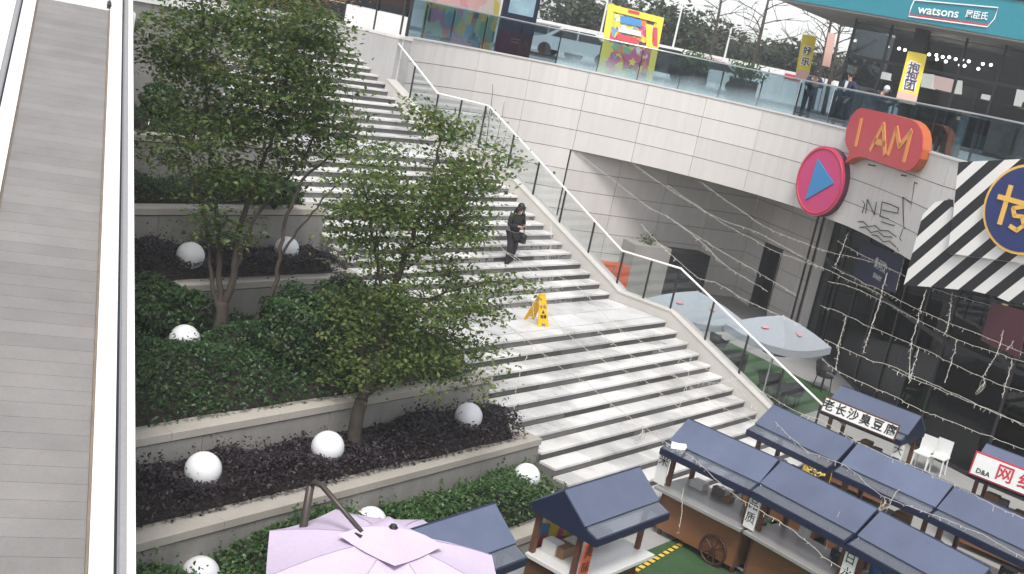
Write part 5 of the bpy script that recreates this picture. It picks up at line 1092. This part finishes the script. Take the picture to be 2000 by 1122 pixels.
for z_ in (.45, .95, 1.45, 1.95): MB().prism([cpt(FA + .3, 6.1, ZP + z_), cpt(CL, 6.1, ZP + z_), cpt(CL, 6.6, ZP + z_), cpt(FA + .3, 6.6, ZP + z_)], (0, 0, .04)).build('shelf', MATS['canopy grey'], ST2)
tag(MB().box(tuple(at(1835, 190, 46)), (2.6, .7, 1.2), math.atan2(ct[1], ct[0])).build('store_counter', MATS['canopy grey']), 'long grey service counter inside the teal fronted store', 'counter')
# ------------------------------------------------------------------ banners, billboard, kiosk, mural behind the plaza glass
mat('banner yellow', (.74, .58, .05), .6, var=.05); mat('banner pink', (.66, .40, .34), .6, var=.1); mat('letter violet', (.05, .03, .12), .5)
def banner(label, pxs, depth, txt, m='banner yellow', foot=True):
    q = [at(*p, depth) for p in pxs]; T = thing('flag_banner', label, 'banner', (float(q[3][0]), float(q[3][1]), ZP)); q[2] = q[2].copy(); q[3] = q[3].copy()
    MB().prism(q, CF * .03).build('cloth', MATS[m], T)
    e = q[1] - q[0]; dn = q[3] - q[0]
    if foot:
        a, b = q[0] + dn * .80 - CF * .006, q[1] + (q[2] - q[1]) * .80 - CF * .006; MB().prism([a, b, q[2] - CF * .006, q[3] - CF * .006], CF * .004).build('lower_print', MATS['banner pink'], T)
    for i, ch in enumerate(txt):
        c = q[0] + e * .5 + dn * (.24 + .5 * (i + .5) / max(1, len(txt))) - CF * .02; M = frame(c, tuple(e), tuple(-dn)); sz = np.linalg.norm(e) * .62
        writing('lettering', ch, sz * 1.12, M @ Matrix.Translation((0, 0, -.006)), MATS['white letters'], T, depth=.004, bold=sz * .06); writing('lettering', ch, sz, M @ Matrix.Translation((0, 0, .004)), MATS['letter violet'], T, depth=.004, bold=sz * .015)
    MB().tube([tuple(q[0] + CF * .05 + e * .97), (q[3][0] + e[0] * .97 + CF[0] * .05, q[3][1] + e[1] * .97 + CF[1] * .05, ZP)], .02, 6).build('pole', MATS['dark steel'], T); c = q[3] + e * .97
    MB().box((c[0], c[1], ZP + .03), (.5, .5, .06)).build('foot', MATS['dark steel'], T)
banner('yellow flag banner with two characters on the left of the store', [(1568, 67), (1595, 72), (1578, 158), (1553, 152)], 46, '好乐')
banner('yellow flag banner with three characters in front of the store', [(1774, 100), (1811, 107), (1788, 206), (1749, 198)], 40.5, '抱抱团')
banner('narrow pink flag banner between the trees and the store', [(1618, 64), (1632, 67), (1621, 132), (1606, 128)], 52, '', 'banner pink', False)
paintmat('billboard print', [(.70, .52, .03), (.55, .06, .10), (.12, .30, .48), (.72, .56, .05), (.70, .68, .62), (.03, .03, .05), (.60, .18, .05), (.15, .38, .18), (.5, .05, .2), (.72, .56, .05)], 6.5)
paintmat('mural print', [(.14, .36, .26), (.30, .48, .26), (.46, .22, .36), (.12, .30, .40), (.58, .12, .14), (.40, .50, .36), (.06, .06, .09), (.62, .60, .55), (.60, .45, .10)], 3.2)
paintmat('pink hoarding', [(.68, .36, .36), (.70, .42, .40), (.62, .52, .08), (.72, .60, .55), (.66, .30, .32)], 1.6)
def board(name, label, cat, pxs, depth, m, frame_m=None, fw=.14):
    q = [at(*p, depth) for p in pxs]; T = thing(name, label, cat, (float(q[3][0]), float(q[3][1]), ZP)); MB().prism(q, CF * .08).build('panel', MATS[m], T)
    if frame_m:
        for a, b in ((0, 1), (1, 2), (3, 0)):
            A, B = q[a], q[b]; e = (B - A) / np.linalg.norm(B - A); s_ = np.cross(CF, e) * fw; s_ = s_ if s_ @ ((q[0] + q[2]) / 2 - A) > 0 else -s_
            MB().prism([A, B, B + s_, A + s_], -CF * (.05 + .004 * a)).build('frame_bar', MATS[frame_m], T)
    return T, q
T, q = board('event_billboard', 'yellow framed billboard with loud cartoon lettering behind the plaza glass', 'billboard', [(1188, 8), (1297, 36), (1270, 176), (1166, 150)], 43.2, 'billboard print', 'banner yellow', .24)
st_ = [(1235 + 26 * r_ * math.cos(a), 118 + 26 * r_ * math.sin(a)) for a, r_ in [(-1.35 + i * math.pi / 5, 1 if i % 2 == 0 else .5) for i in range(10)]]
MB().prism([at(*p, 43.15) for p in st_], CF * .03).build('printed_star', MATS['sign magenta'], T); MB().prism([at(1235 + (p[0] - 1235) * .35, 122 + (p[1] - 118) * .35, 43.1) for p in st_], CF * .03).build('printed_star', MATS['banner yellow'], T)
for i, (x, y, w, h_, m) in enumerate([(1232, 42, 40, 14, 'sign blue'), (1230, 62, 44, 10, 'sign white'), (1225, 78, 40, 16, 'sign crimson'), (1268, 70, 12, 44, 'banner yellow'), (1280, 72, 8, 36, 'sign crimson'), (1238, 24, 22, 5, 'sign red')]):
    MB().prism([at(x + dx * w / 2, y + dy * h_ / 2 + dx * w * .11, 43.14 - .004 * i) for dx, dy in ((-1, -1), (1, -1), (1, 1), (-1, 1))], CF * .02).build('printed_word', MATS[m], T)
p = place_behind(998, .9)
KT = thing('information_kiosk', 'tall navy information kiosk with a pale screen behind the plaza glass', 'kiosk', tuple(p)); ka = math.atan2(CR[1], CR[0]) + .25
mat('kiosk navy', (.008, .013, .034), .6, var=.1, spec=.2); mat('kiosk screen', (.20, .30, .36), .3, var=.35, scale=9, emit=.15)
MB().cbox((0, 0, 1.3), (1.15, .35, 2.6), .03).build('cabinet', MATS['kiosk navy'], KT, loc=tuple(p), rz=ka); MB().box((0, -.18, 1.75), (.86, .02, .6)).build('screen', MATS['kiosk screen'], KT, loc=tuple(p), rz=ka); 
for z in (.55, .65): MB().box((0, -.18, z), (.3, .012, .02)).build('slot', MATS['grey metal'], KT, loc=tuple(p), rz=ka)
h0, h1 = hit(826, 60, Y=16.7), hit(958, 110, Y=17.2)
HD = thing('mural_hoarding', 'hoarding with a faded colourful mural behind the plaza glass', 'hoarding', (float(h0[0]), float(h0[1]), ZP))
for i in range(4):
    a, b = h0 + (h1 - h0) * i / 4, h0 + (h1 - h0) * (i + .99) / 4; MB().prism([(a[0], a[1], ZP), (b[0], b[1], ZP), (b[0], b[1], ZP + 1.3), (a[0], a[1], ZP + 1.3)], (0, .08, 0)).build('mural_panel', MATS['mural print'], HD); MB().prism([(a[0], a[1], ZP + 1.31), (b[0], b[1], ZP + 1.31), (b[0], b[1], ZP + 2.2), (a[0], a[1], ZP + 2.2)], (0, .08, 0)).build('pink_panel', MATS['pink hoarding'], HD)
DB = thing('dark_glass_pavilion', 'dark glazed pavilion behind the head of the stairs with an orange band', 'building', (-2, 22, ZP))
MB().span((-9, 21.6, ZP), (2.6, 26, ZP + 4.2)).build('dark_core', MATS['store dark'], DB); MB().span((-9, 21.5, ZP + .9), (2.6, 21.6, ZP + 1.2)).build('orange_band', MATS['sign orange'], DB)
for i in range(10): MB().span((-9 + i * 1.17 + .03, 21.52, ZP + .05), (-9 + (i + 1) * 1.17 - .03, 21.56, ZP + .86)).build('window_pane', MATS['dark glass'], DB); MB().span((-9 + i * 1.17 + .03, 21.52, ZP + 1.24), (-9 + (i + 1) * 1.17 - .03, 21.56, ZP + 4.1)).build('window_pane', MATS['dark glass'], DB)
# plant boxes
for i, (x, off) in enumerate(((1345, 1.2), (1440, 1.2))):
    p = place_behind(x, off); T = thing('plant_box', ['dark plant box with grassy plants left of its twin behind the glass', 'dark plant box with grassy plants nearer the yellow banner'][i], 'planter', tuple(p), group='plant boxes behind the plaza glass')
    MB().cbox((p[0], p[1], ZP + .45), (.9, .6, .9), .02).build('box', MATS['dark steel'], T); r = np.random.default_rng(60 + i); n = 420; q = np.array([p[0], p[1], ZP + 1.15]) + r.normal(0, 1, (n, 3)) * [.32, .26, .17]
    V, Fc = leaf_arrays(q, r.normal(0, 1, (n, 3)), .22, .28, rng=r); leaf_obj('foliage', V, Fc, MATS['hedge leaf'], T)['kind'] = 'stuff'
# ------------------------------------------------------------------ road, fence, cars, lamps and trees beyond
m = MB(); m.add([at(700, 30, 60) * [1, 1, 0] + [0, 0, ZP + .004], at(1700, 170, 60) * [1, 1, 0] + [0, 0, ZP + .004], at(1700, 170, 50) * [1, 1, 0] + [0, 0, ZP + .004], at(700, 30, 50) * [1, 1, 0] + [0, 0, ZP + .004]], [(0, 1, 2, 3)])
tag(m.build('road', MATS['asphalt']), 'asphalt road beyond the upper plaza', kind='structure')
mat('white fence', (.72, .71, .70), .6, var=.08, scale=1, rn=.06)
FT = thing('site_fence', 'long white panel fence along the far side of the road', 'fence', tuple(at(1300, 100, 66) * [1, 1, 0] + [0, 0, ZP])); fr_ = (at(1720, 190, 64) - at(1000, 40, 68)) * [1, 1, 0]; f0 = at(1000, 40, 68) * [1, 1, 0]; nf = 24
for i in range(nf):
    a, b = f0 + fr_ * i / nf, f0 + fr_ * (i + .985) / nf; MB().prism([(a[0], a[1], ZP), (b[0], b[1], ZP), (b[0], b[1], ZP + 1.75), (a[0], a[1], ZP + 1.75)], (.06, .05, 0)).build('fence_panel', MATS['white fence'], FT)
    if i % 5 == 3: MB().prism([(a[0] - .03, a[1] - .03, ZP + 1.3), (b[0] - .03, b[1] - .03, ZP + 1.3), (b[0] - .03, b[1] - .03, ZP + 1.6), (a[0] - .03, a[1] - .03, ZP + 1.6)], (.02, .02, 0)).build('red_band', MATS['sign crimson'], FT)
mat('car white', (.72, .72, .71), .25, var=.03, coat=.6); mat('car silver', (.42, .43, .44), .25, metal=.5, coat=.6); mat('car black', (.02, .02, .022), .25, coat=.6); mat('tyre', (.02, .02, .02), .85); mat('car window', (.02, .025, .03), .08)
def car(label, c, rz, m):
    T = thing('parked_car', label, 'car', tuple(c), rz, 'cars on the road beyond the plaza'); P = lambda b, n, mt, par=T: b.build(n, MATS[mt], par, local=True)
    pr = [(-2.2, .35), (-2.25, .75), (-1.5, .95), (-.75, 1.48), (.9, 1.5), (1.75, 1.0), (2.2, .9), (2.25, .35)]
    P(MB().prism([(x, -.88, z) for x, z in pr], (0, 1.76, 0)), 'body', m)
    for y in (-.89, .885): P(MB().prism([(x, y, z) for x, z in ((-1.2, .98), (-.68, 1.4), (.05, 1.42), (.05, .98))], (0, .005, 0)), 'side_window', 'car window'); P(MB().prism([(x, y, z) for x, z in ((.12, .98), (.12, 1.42), (.85, 1.42), (1.45, 1.0))], (0, .005, 0)), 'side_window', 'car window')
    P(MB().prism([(-1.46, -.75, .98), (-.80, -.75, 1.44), (-.80, .75, 1.44), (-1.46, .75, .98)], (-.02, 0, .012)), 'windscreen', 'car window')
    for y in (-.6, .6): P(MB().box((-2.24, y, .72), (.04, .3, .12)), 'headlight', 'lamp globe')
    for x in (-1.4, 1.4):
        for y in (-.82, .82): P(MB().prism([(x + .32 * math.cos(a), y - .1, .32 + .32 * math.sin(a)) for a in np.linspace(0, 6.283, 15)[:-1]], (0, .2, 0)), 'wheel', 'tyre')
hdg = math.atan2(fr_[1], fr_[0])
for lb, x, dp, m_, e in (('white car on the road left of the yellow billboard', 1135, 55, 'car white', 0), ('black car on the road right of the yellow billboard', 1300, 55, 'car black', .05), ('silver car on the road near the kiosk', 1075, 57, 'car silver', 0), ('white car on the road behind the plant boxes', 1400, 58, 'car white', 0)):
    q = at(x, 60, dp) * [1, 1, 0] + [0, 0, ZP + .01]; car(lb, q, hdg + e, m_)
def ground_at(x, depth): 
    lo, hi = -500, 700
    for _ in range(40):
        y = (lo + hi) / 2
        if at(x, y, depth)[2] > ZP: lo = y
        else: hi = y
    return at(x, lo, depth), lo
def far_tree(label, x, ytop, w, depth, seed, lm='far leaf'):
    b, yb = ground_at(x, depth); hgt = yb - ytop; dx = .2 * hgt
    tree('roadside_tree', label, b, depth, [[(x, yb), (x + dx * .4, yb - hgt * .35), (x + dx * .8, yb - hgt * .75), .16, .05]],
         [(x + dx * .7, ytop + hgt * .45, w, hgt * .42, int(60 + w * .8)), (x + dx * .4 - w * .4, ytop + hgt * .6, w * .6, hgt * .3, 40), (x + dx * .6 + w * .5, ytop + hgt * .55, w * .6, hgt * .32, 40)], lm, seed, leaf=.5, per=11, spread=.55, group='trees beyond the road')
for i, (x, yt, w, dp, lb) in enumerate([(1350, 25, 62, 78, 'dense hazy tree behind the street lamp beyond the road'), (1440, 62, 55, 84, 'round hazy tree between the two lamp posts'), (1530, 78, 60, 82, 'hazy tree behind the leaning bare tree'), (1600, 95, 50, 80, 'hazy tree behind the yellow two-character banner'), (1270, -10, 60, 80, 'tall hazy tree above the yellow billboard'), (1190, -30, 60, 76, 'hazy tree left of the yellow billboard top'), (1110, -40, 55, 74, 'hazy tree above the white car'), (1660, 120, 45, 84, 'hazy tree at the corner of the teal store'), (1490, 95, 50, 90, 'lowest hazy tree behind the plant boxes')]): far_tree(lb, x, yt, w, dp, 80 + i)

def bare_tree(label, x, ytop, depth, seed, lean=.24):
    b, yb = ground_at(x, depth); r = random.Random(seed); root = thing('bare_tree', label, 'tree', tuple(b), group='bare trees beyond the plaza'); top = at(x + (yb - ytop) * lean, ytop, depth); tr = MB(); tr.tube([b, b * .5 + top * .5 + np.array([.05, 0, 0]), top], [.12, .09, .03], 7); tr.build('trunk', MATS['bark'], root, True); L = np.linalg.norm(top - b); br = MB()
    def grow(p, d, l, ra, lev):
        q = p + d * l; br.tube([p, p + d * l * .5 + np.array([0, 0, .04 * l]), q], [ra, ra * .8, ra * .5], 4, False)
        if lev:
            for _ in range(3):
                nd = d + np.array([r.gauss(0, .5), r.gauss(0, .5), r.gauss(.1, .35)]); grow(p + d * l * r.uniform(.4, 1), nd / np.linalg.norm(nd), l * .6, ra * .55, lev - 1)
    for k in range(13):
        t = .3 + .7 * k / 13; a = k * 2.4; d = np.array([math.cos(a), math.sin(a), .35]); grow(b + (top - b) * t, d / np.linalg.norm(d), L * .28 * (1.25 - t * .7), .035, 2)
    br.build('branches', MATS['bark'], root)['kind'] = 'stuff'
bare_tree('bare dark tree leaning right behind the plant boxes', 1455, -60, 58, 1); bare_tree('bare tree close to the teal store corner', 1585, -40, 62, 2, .22); bare_tree('bare pale tree left of the leaning dark one', 1375, -70, 66, 3, .2); bare_tree('bare tree with fine twigs beside the pink banner', 1607, 20, 56, 4, .2)
def lamp_post(label, x, ytop, depth, r_=.07):
    b, yb = ground_at(x, depth); T = thing('street_lamp', label, 'street lamp', tuple(b), group='lamp posts along the road'); top = np.array([b[0], b[1], at(x + (yb - ytop) * .21, ytop, depth)[2]]); MB().tube([b, top], [r_, r_ * .6], 8).build('post', MATS['white metal'], T); MB().tube([top, top + np.array([.3, -.36, .15]), top + np.array([.8, -.95, .2])], .04, 6).build('arm', MATS['white metal'], T); MB().box(tuple(top + np.array([.9, -1.05, .18])), (.5, .25, .1), hdg).build('lamp_head', MATS['grey metal'], T)
lamp_post('white lamp post above the left plant box', 1300, 10, 62); lamp_post('white lamp post between the plant boxes', 1400, 55, 62); lamp_post('white lamp post left of the yellow billboard', 1160, -20, 60)
# ------------------------------------------------------------------ fairy light strings over the court
mat('string cream', (.62, .58, .50), .6, var=.15, scale=10); mat('bulb cream', (.78, .74, .66), .4, var=.1, scale=10)
z6 = lambda p: (1300 + p[0] / 2.806, 350 + p[1] / 2.806)
z9 = lambda p: (1300 + p[0] / 2.806, 722 + p[1] / 2.806)
def light_string(label, pts, r_=.0038, sag=.0, bulbs=.16, seed=0, loops=0):
    """pts: picture points with a height (x, y, z)"""
    r = np.random.default_rng(seed); W_ = [hit(x, y, Z=z) for x, y, z in pts]; S_ = smooth_poly(W_, 5); S_ = [p + r.normal(0, .007, 3) for p in S_]
    T = thing('fairy_light_string', label, 'fairy lights', tuple(W_[0]), group='fairy light strings over the sunken court')
    MB().tube(S_, r_, 4).build('wire', MATS['string cream'], T)
    A = np.array(S_); L = np.r_[0, np.cumsum(np.linalg.norm(np.diff(A, axis=0), axis=1))]; b = MB(); n = int(L[-1] / bulbs)
    for k in range(n):
        s = (k + r.uniform(.2, .8)) * bulbs; p = np.array([np.interp(s, L, A[:, i]) for i in range(3)]); q = p + r.normal(0, .02, 3) + [0, 0, -r.uniform(.015, .05)]
        b.tube([p, q], [.0025, .0045], 4)
    if n: b.build('bulbs', MATS['bulb cream'], T)['kind'] = 'stuff'
    for k in range(loops):
        s = r.uniform(.1, .9) * L[-1]; p = np.array([np.interp(s, L, A[:, i]) for i in range(3)]); m = MB()
        for j in range(3): m.tube([p + np.array([.06 * math.sin(a) * (1 + .3 * j), .05 * math.sin(a + j), -.13 - .04 * j - .12 * math.cos(a)]) for a in np.linspace(0, 6.28, 9)], .004, 4)
        m.build('coiled_slack', MATS['string cream'], T, True)['kind'] = 'stuff'
def Zr(pts, z0, z1, f=None):
    n = len(pts); return [(*((f(p)) if f else p), z0 + (z1 - z0) * i / (n - 1)) for i, p in enumerate(pts)]
LS = [
 ('long string from the tall tree across the stairs to the front stall roof', Zr([(737, 382), (779, 426), (814, 470), (844, 496), (900, 544), (1000, 640), (1089, 713), (1146, 749), (1203, 795), (1274, 845), (1312, 872)], 4.9, 1.78), 2),
 ('string from the leaning tree crown past the walking woman', Zr([(800, 335), (850, 372), (900, 410), (950, 457), (996, 500), (1040, 530)], 4.9, 3.9), 1),
 ('upper string from the overhang edge to the play button', Zr([(170, 0), (300, 95), (380, 150), (560, 270), (760, 350), (900, 400), (1140, 455)], 4.4, 4.2, z6), 0),
 ('string crossing the recess toward the shop pier', Zr([(0, 30), (150, 130), (300, 235), (480, 330), (610, 400), (860, 490)], 4.4, 4.0, z6), 0),
 ('string crossing the recess above the black unit', Zr([(0, 200), (200, 330), (330, 410), (470, 490), (560, 545), (720, 640)], 4.2, 3.8, z6), 1),
 ('string over the grey parasols', Zr([(-130, 250), (-60, 330), (60, 440), (180, 540), (290, 575), (430, 660), (560, 720), (740, 800)], 3.9, 3.4, z6), 1),
 ('highest string before the dark shop', Zr([(940, 340), (1140, 450), (1290, 520), (1450, 595), (1640, 655), (1900, 725), (2010, 745)], 4.3, 4.1, z6), 0),
 ('second string down before the dark shop', Zr([(910, 480), (1090, 570), (1200, 620), (1350, 700), (1500, 765), (1760, 870), (2010, 975)], 4.1, 3.9, z6), 1),
 ('third string down before the dark shop', Zr([(890, 560), (1010, 590), (1150, 650), (1380, 770), (1600, 880), (1800, 950), (2010, 1020)], 4.0, 3.8, z6), 0),
 ('fourth string down before the dark shop', Zr([(850, 690), (1000, 750), (1120, 810), (1390, 920), (1550, 1000), (1720, 1080), (1850, 1130), (2010, 1180)], 3.9, 3.7, z6), 2),
 ('fifth string down before the dark shop', Zr([(870, 880), (1090, 980), (1220, 1020), (1430, 1110), (1600, 1185), (1760, 1260), (2010, 1370)], 3.8, 3.5, z6), 0),
 ('string running just above the white sign board stall', Zr([(860, -60), (960, 20), (1120, 90), (1260, 150), (1400, 220), (1500, 260), (1730, 350), (1990, 450)], 3.6, 3.2, z9), 1),
 ('string between the white sign board stall and the glass', Zr([(1240, 0), (1500, 110), (1700, 190), (1850, 250), (2000, 320)], 3.5, 3.3, z9), 0),
 ('string draped along the ridge of the back row of stalls', Zr([(430, 60), (560, 140), (700, 220), (880, 295), (1050, 400), (1300, 510), (1600, 640), (1800, 745), (1990, 825)], 2.6, 2.2, z9), 0),
 ('string draped along the eaves of the back row of stalls', Zr([(600, 290), (700, 385), (800, 460), (990, 530), (1150, 670), (1300, 740), (1450, 790), (1530, 820), (1740, 910), (1990, 1050)], 2.2, 1.9, z9), 2),
 ('string running from the front stall corner along its awnings', Zr([(0, 400), (160, 490), (330, 650), (460, 740), (620, 830), (760, 930), (860, 1020), (1010, 1120)], 1.9, 1.7, z9), 1)]
for i, (lb, pts, lp) in enumerate(LS):
    lp = min(lp, 1) if i in (0, 9, 14) else 0
    light_string('fairy light ' + lb, pts, seed=200 + i, loops=lp, r_=.0042)
for i, (pp, z0, z1, lb) in enumerate([([(1040, 575), (1100, 645), (1180, 705), (1260, 745), (1345, 812)], 3.0, 1.95, 'from the wet floor sign down to the front stall'), ([(1150, 632), (1225, 690), (1300, 722), (1400, 790), (1476, 824)], 2.9, 2.0, 'over the right half of the lower flight to the back row'), ([(985, 490), (1060, 530), (1130, 560), (1205, 640), (1300, 690), (1420, 740), (1480, 800)], 3.6, 2.2, 'from the woman across the landing to the parapet foot'), ([(1130, 300), (1190, 345), (1260, 400), (1330, 440), (1420, 520), (1500, 570)], 4.5, 4.0, 'from the recess edge down past the concrete planter'), ([(1210, 300), (1300, 365), (1400, 425), (1480, 455), (1600, 520), (1720, 575)], 4.5, 4.1, 'from the overhang across the recess to the navy poster')]):
    n = len(pp); light_string('fairy light string ' + lb, [(*p, z0 + (z1 - z0) * j / (n - 1)) for j, p in enumerate(pp)], seed=400 + i, bulbs=.14, r_=.0042)
# hanging cross strings
DR = [[(1000, 290), (965, 390), (930, 480)], [(1215, 510), (1190, 610), (1140, 780), (1080, 960)], [(1310, 420), (1290, 510), (1265, 600)], [(1430, 600), (1380, 770), (1350, 900), (1335, 1100)], [(1570, 620), (1550, 800), (1520, 860)], [(1680, 620), (1650, 720), (1635, 785)], [(1600, 880), (1570, 1000), (1530, 1120)], [(1390, 920), (1360, 1030), (1335, 1120)], [(1860, 780), (1830, 920), (1790, 1000), (1735, 1085)], [(1740, 560), (1700, 610), (1760, 690)], [(1940, 740), (1920, 860), (1870, 940)], [(990, 750), (960, 860), (945, 960), (930, 1050)], [(1600, 1190), (1570, 1280), (1540, 1370)], [(1900, 990), (1870, 1100), (1845, 1200)]]
for i, pp in enumerate(DR):
    if i in (5, 9, 12): continue
    z0 = 4.3 - .9 * (pp[0][1] - 290) / 1100; light_string('fairy light dropper %s before the dark shop glass' % ['at the pier, leftmost', 'long and central', 'beside the navy poster', 'long, below the striped sign tip', 'short, under the striped sign', 'shortest under the striped sign', 'low, right of centre', 'low, left of centre', 'at the far right edge', 'looping under the striped sign', 'next to the maroon poster', 'low, near the grey parasol', 'above the white chairs', 'above the red framed board'][i], [(*z6(p), z0 - .12 * j) for j, p in enumerate(pp)], seed=300 + i, bulbs=.13)
for i, (pp, z0, z1, lb) in enumerate([([(1050, 640), (1040, 600), (1046, 575), (1055, 540)], 2.6, 3.1, 'above the yellow wet floor sign'), ([(1075, 430), (1078, 470), (1072, 500), (1066, 520)], 3.9, 3.4, 'on the steps right of the woman'), ([(1030, 690), (1012, 740), (1004, 800)], 2.6, 2.0, 'over the left of the lower flight'), ([(1350, 690), (1345, 730), (1335, 770), (1325, 800)], 2.6, 2.2, 'over the right of the lower flight'), ([(1335, 955), (1332, 990), (1326, 1030), (1322, 1045)], 1.6, .9, 'hanging down the cart with the spoked wheel'), ([(1640, 1000), (1622, 1040), (1612, 1075)], 1.9, 1.2, 'hanging over the middle front stall'), ([(1755, 955), (1738, 985), (1730, 1002)], 2.0, 1.7, 'hanging between the stall rows'), ([(1480, 760), (1440, 740), (1400, 748), (1330, 740), (1290, 720)], 2.2, 2.5, 'sagging across the lower flight')]):
    n = len(pp); light_string('fairy light strand ' + lb, [(*p, z0 + (z1 - z0) * j / (n - 1)) for j, p in enumerate(pp)], seed=340 + i, bulbs=.14)
# coil of cable lying on the fourth planter wall
m = MB(); c = hit(672, 505, Z=2.86)
for k in range(6): m.tube([c + np.array([(.22 + .03 * k) * math.cos(a), (.12 + .015 * k) * math.sin(a), .02 * k + .02 * math.sin(3 * a + k)]) for a in np.linspace(0, 6.3, 15)], .012, 5)
tag(m.build('cable_coil', MATS['string cream'], None, True), 'pale coil of cable on the stair end of the fourth planter wall', 'cable')
# sheet of white paper on the front stall and odds on roofs
tag(MB().add([tuple(hit(1312, 862, Z=1.80)), tuple(hit(1345, 868, Z=1.78)), tuple(hit(1338, 880, Z=1.75)), tuple(hit(1310, 876, Z=1.77)), tuple(hit(1326, 866, Z=1.84))], [(0, 4, 3), (4, 1, 2), (4, 2, 3)]).build('crumpled_sheet', MATS['sign white']), 'crumpled white sheet on the stair end of the front stall awning', 'sheet')
paintmat('woven yellow', [(.70, .48, .04), (.72, .52, .06), (.02, .02, .02), (.66, .42, .04)], 16)
b = hit(1597, 918, Z=.62); T = thing('woven_basket', 'yellow and black patterned basket between the two stall rows', 'basket', (b[0], b[1], 0)); MB().lathe((b[0], b[1], 0), [(.24, .01), (.30, .3), (.30, .62), (.27, .66), (.10, .70)], 18).build('basket_body', MATS['woven yellow'], T, True); MB().tube([(b[0] + .28 * math.cos(a), b[1], .62 + .2 * math.sin(a)) for a in np.linspace(0, 3.14, 9)], .012, 5).build('handle', MATS['brown wood'], T)
mat('blue bottle', (.02, .16, .42), .3)
b = hit(1712, 1112, Z=1.1); T = thing('blue_bucket', 'blue plastic bucket under the bottom right stall', 'bucket', tuple(b)); MB().lathe(tuple(b), [(.09, -.16), (.12, .1), (.13, .12)], 14).build('pail', MATS['blue bottle'], T, True); MB().tube([tuple(b + np.array([.12 * math.cos(a), 0, .12 + .1 * math.sin(a)])) for a in np.linspace(0, 3.14, 8)], .006, 4).build('handle', MATS['steel'], T)
# ------------------------------------------------------------------ thin haze in the air
hz = bpy.data.materials.new('haze'); hz.use_nodes = True; n_, l_ = hz.node_tree.nodes, hz.node_tree.links; n_.remove(n_['Principled BSDF'])
pv = n_.new('ShaderNodeVolumePrincipled'); pv.inputs['Color'].default_value = (.93, .95, .97, 1); pv.inputs['Density'].default_value = .0013; l_.new(pv.outputs[0], n_['Material Output'].inputs['Volume'])
tag(MB().span((-310, -310, -1), (310, 310, 15.5)).build('haze', hz), 'thin pale haze hanging in the air', kind='stuff')
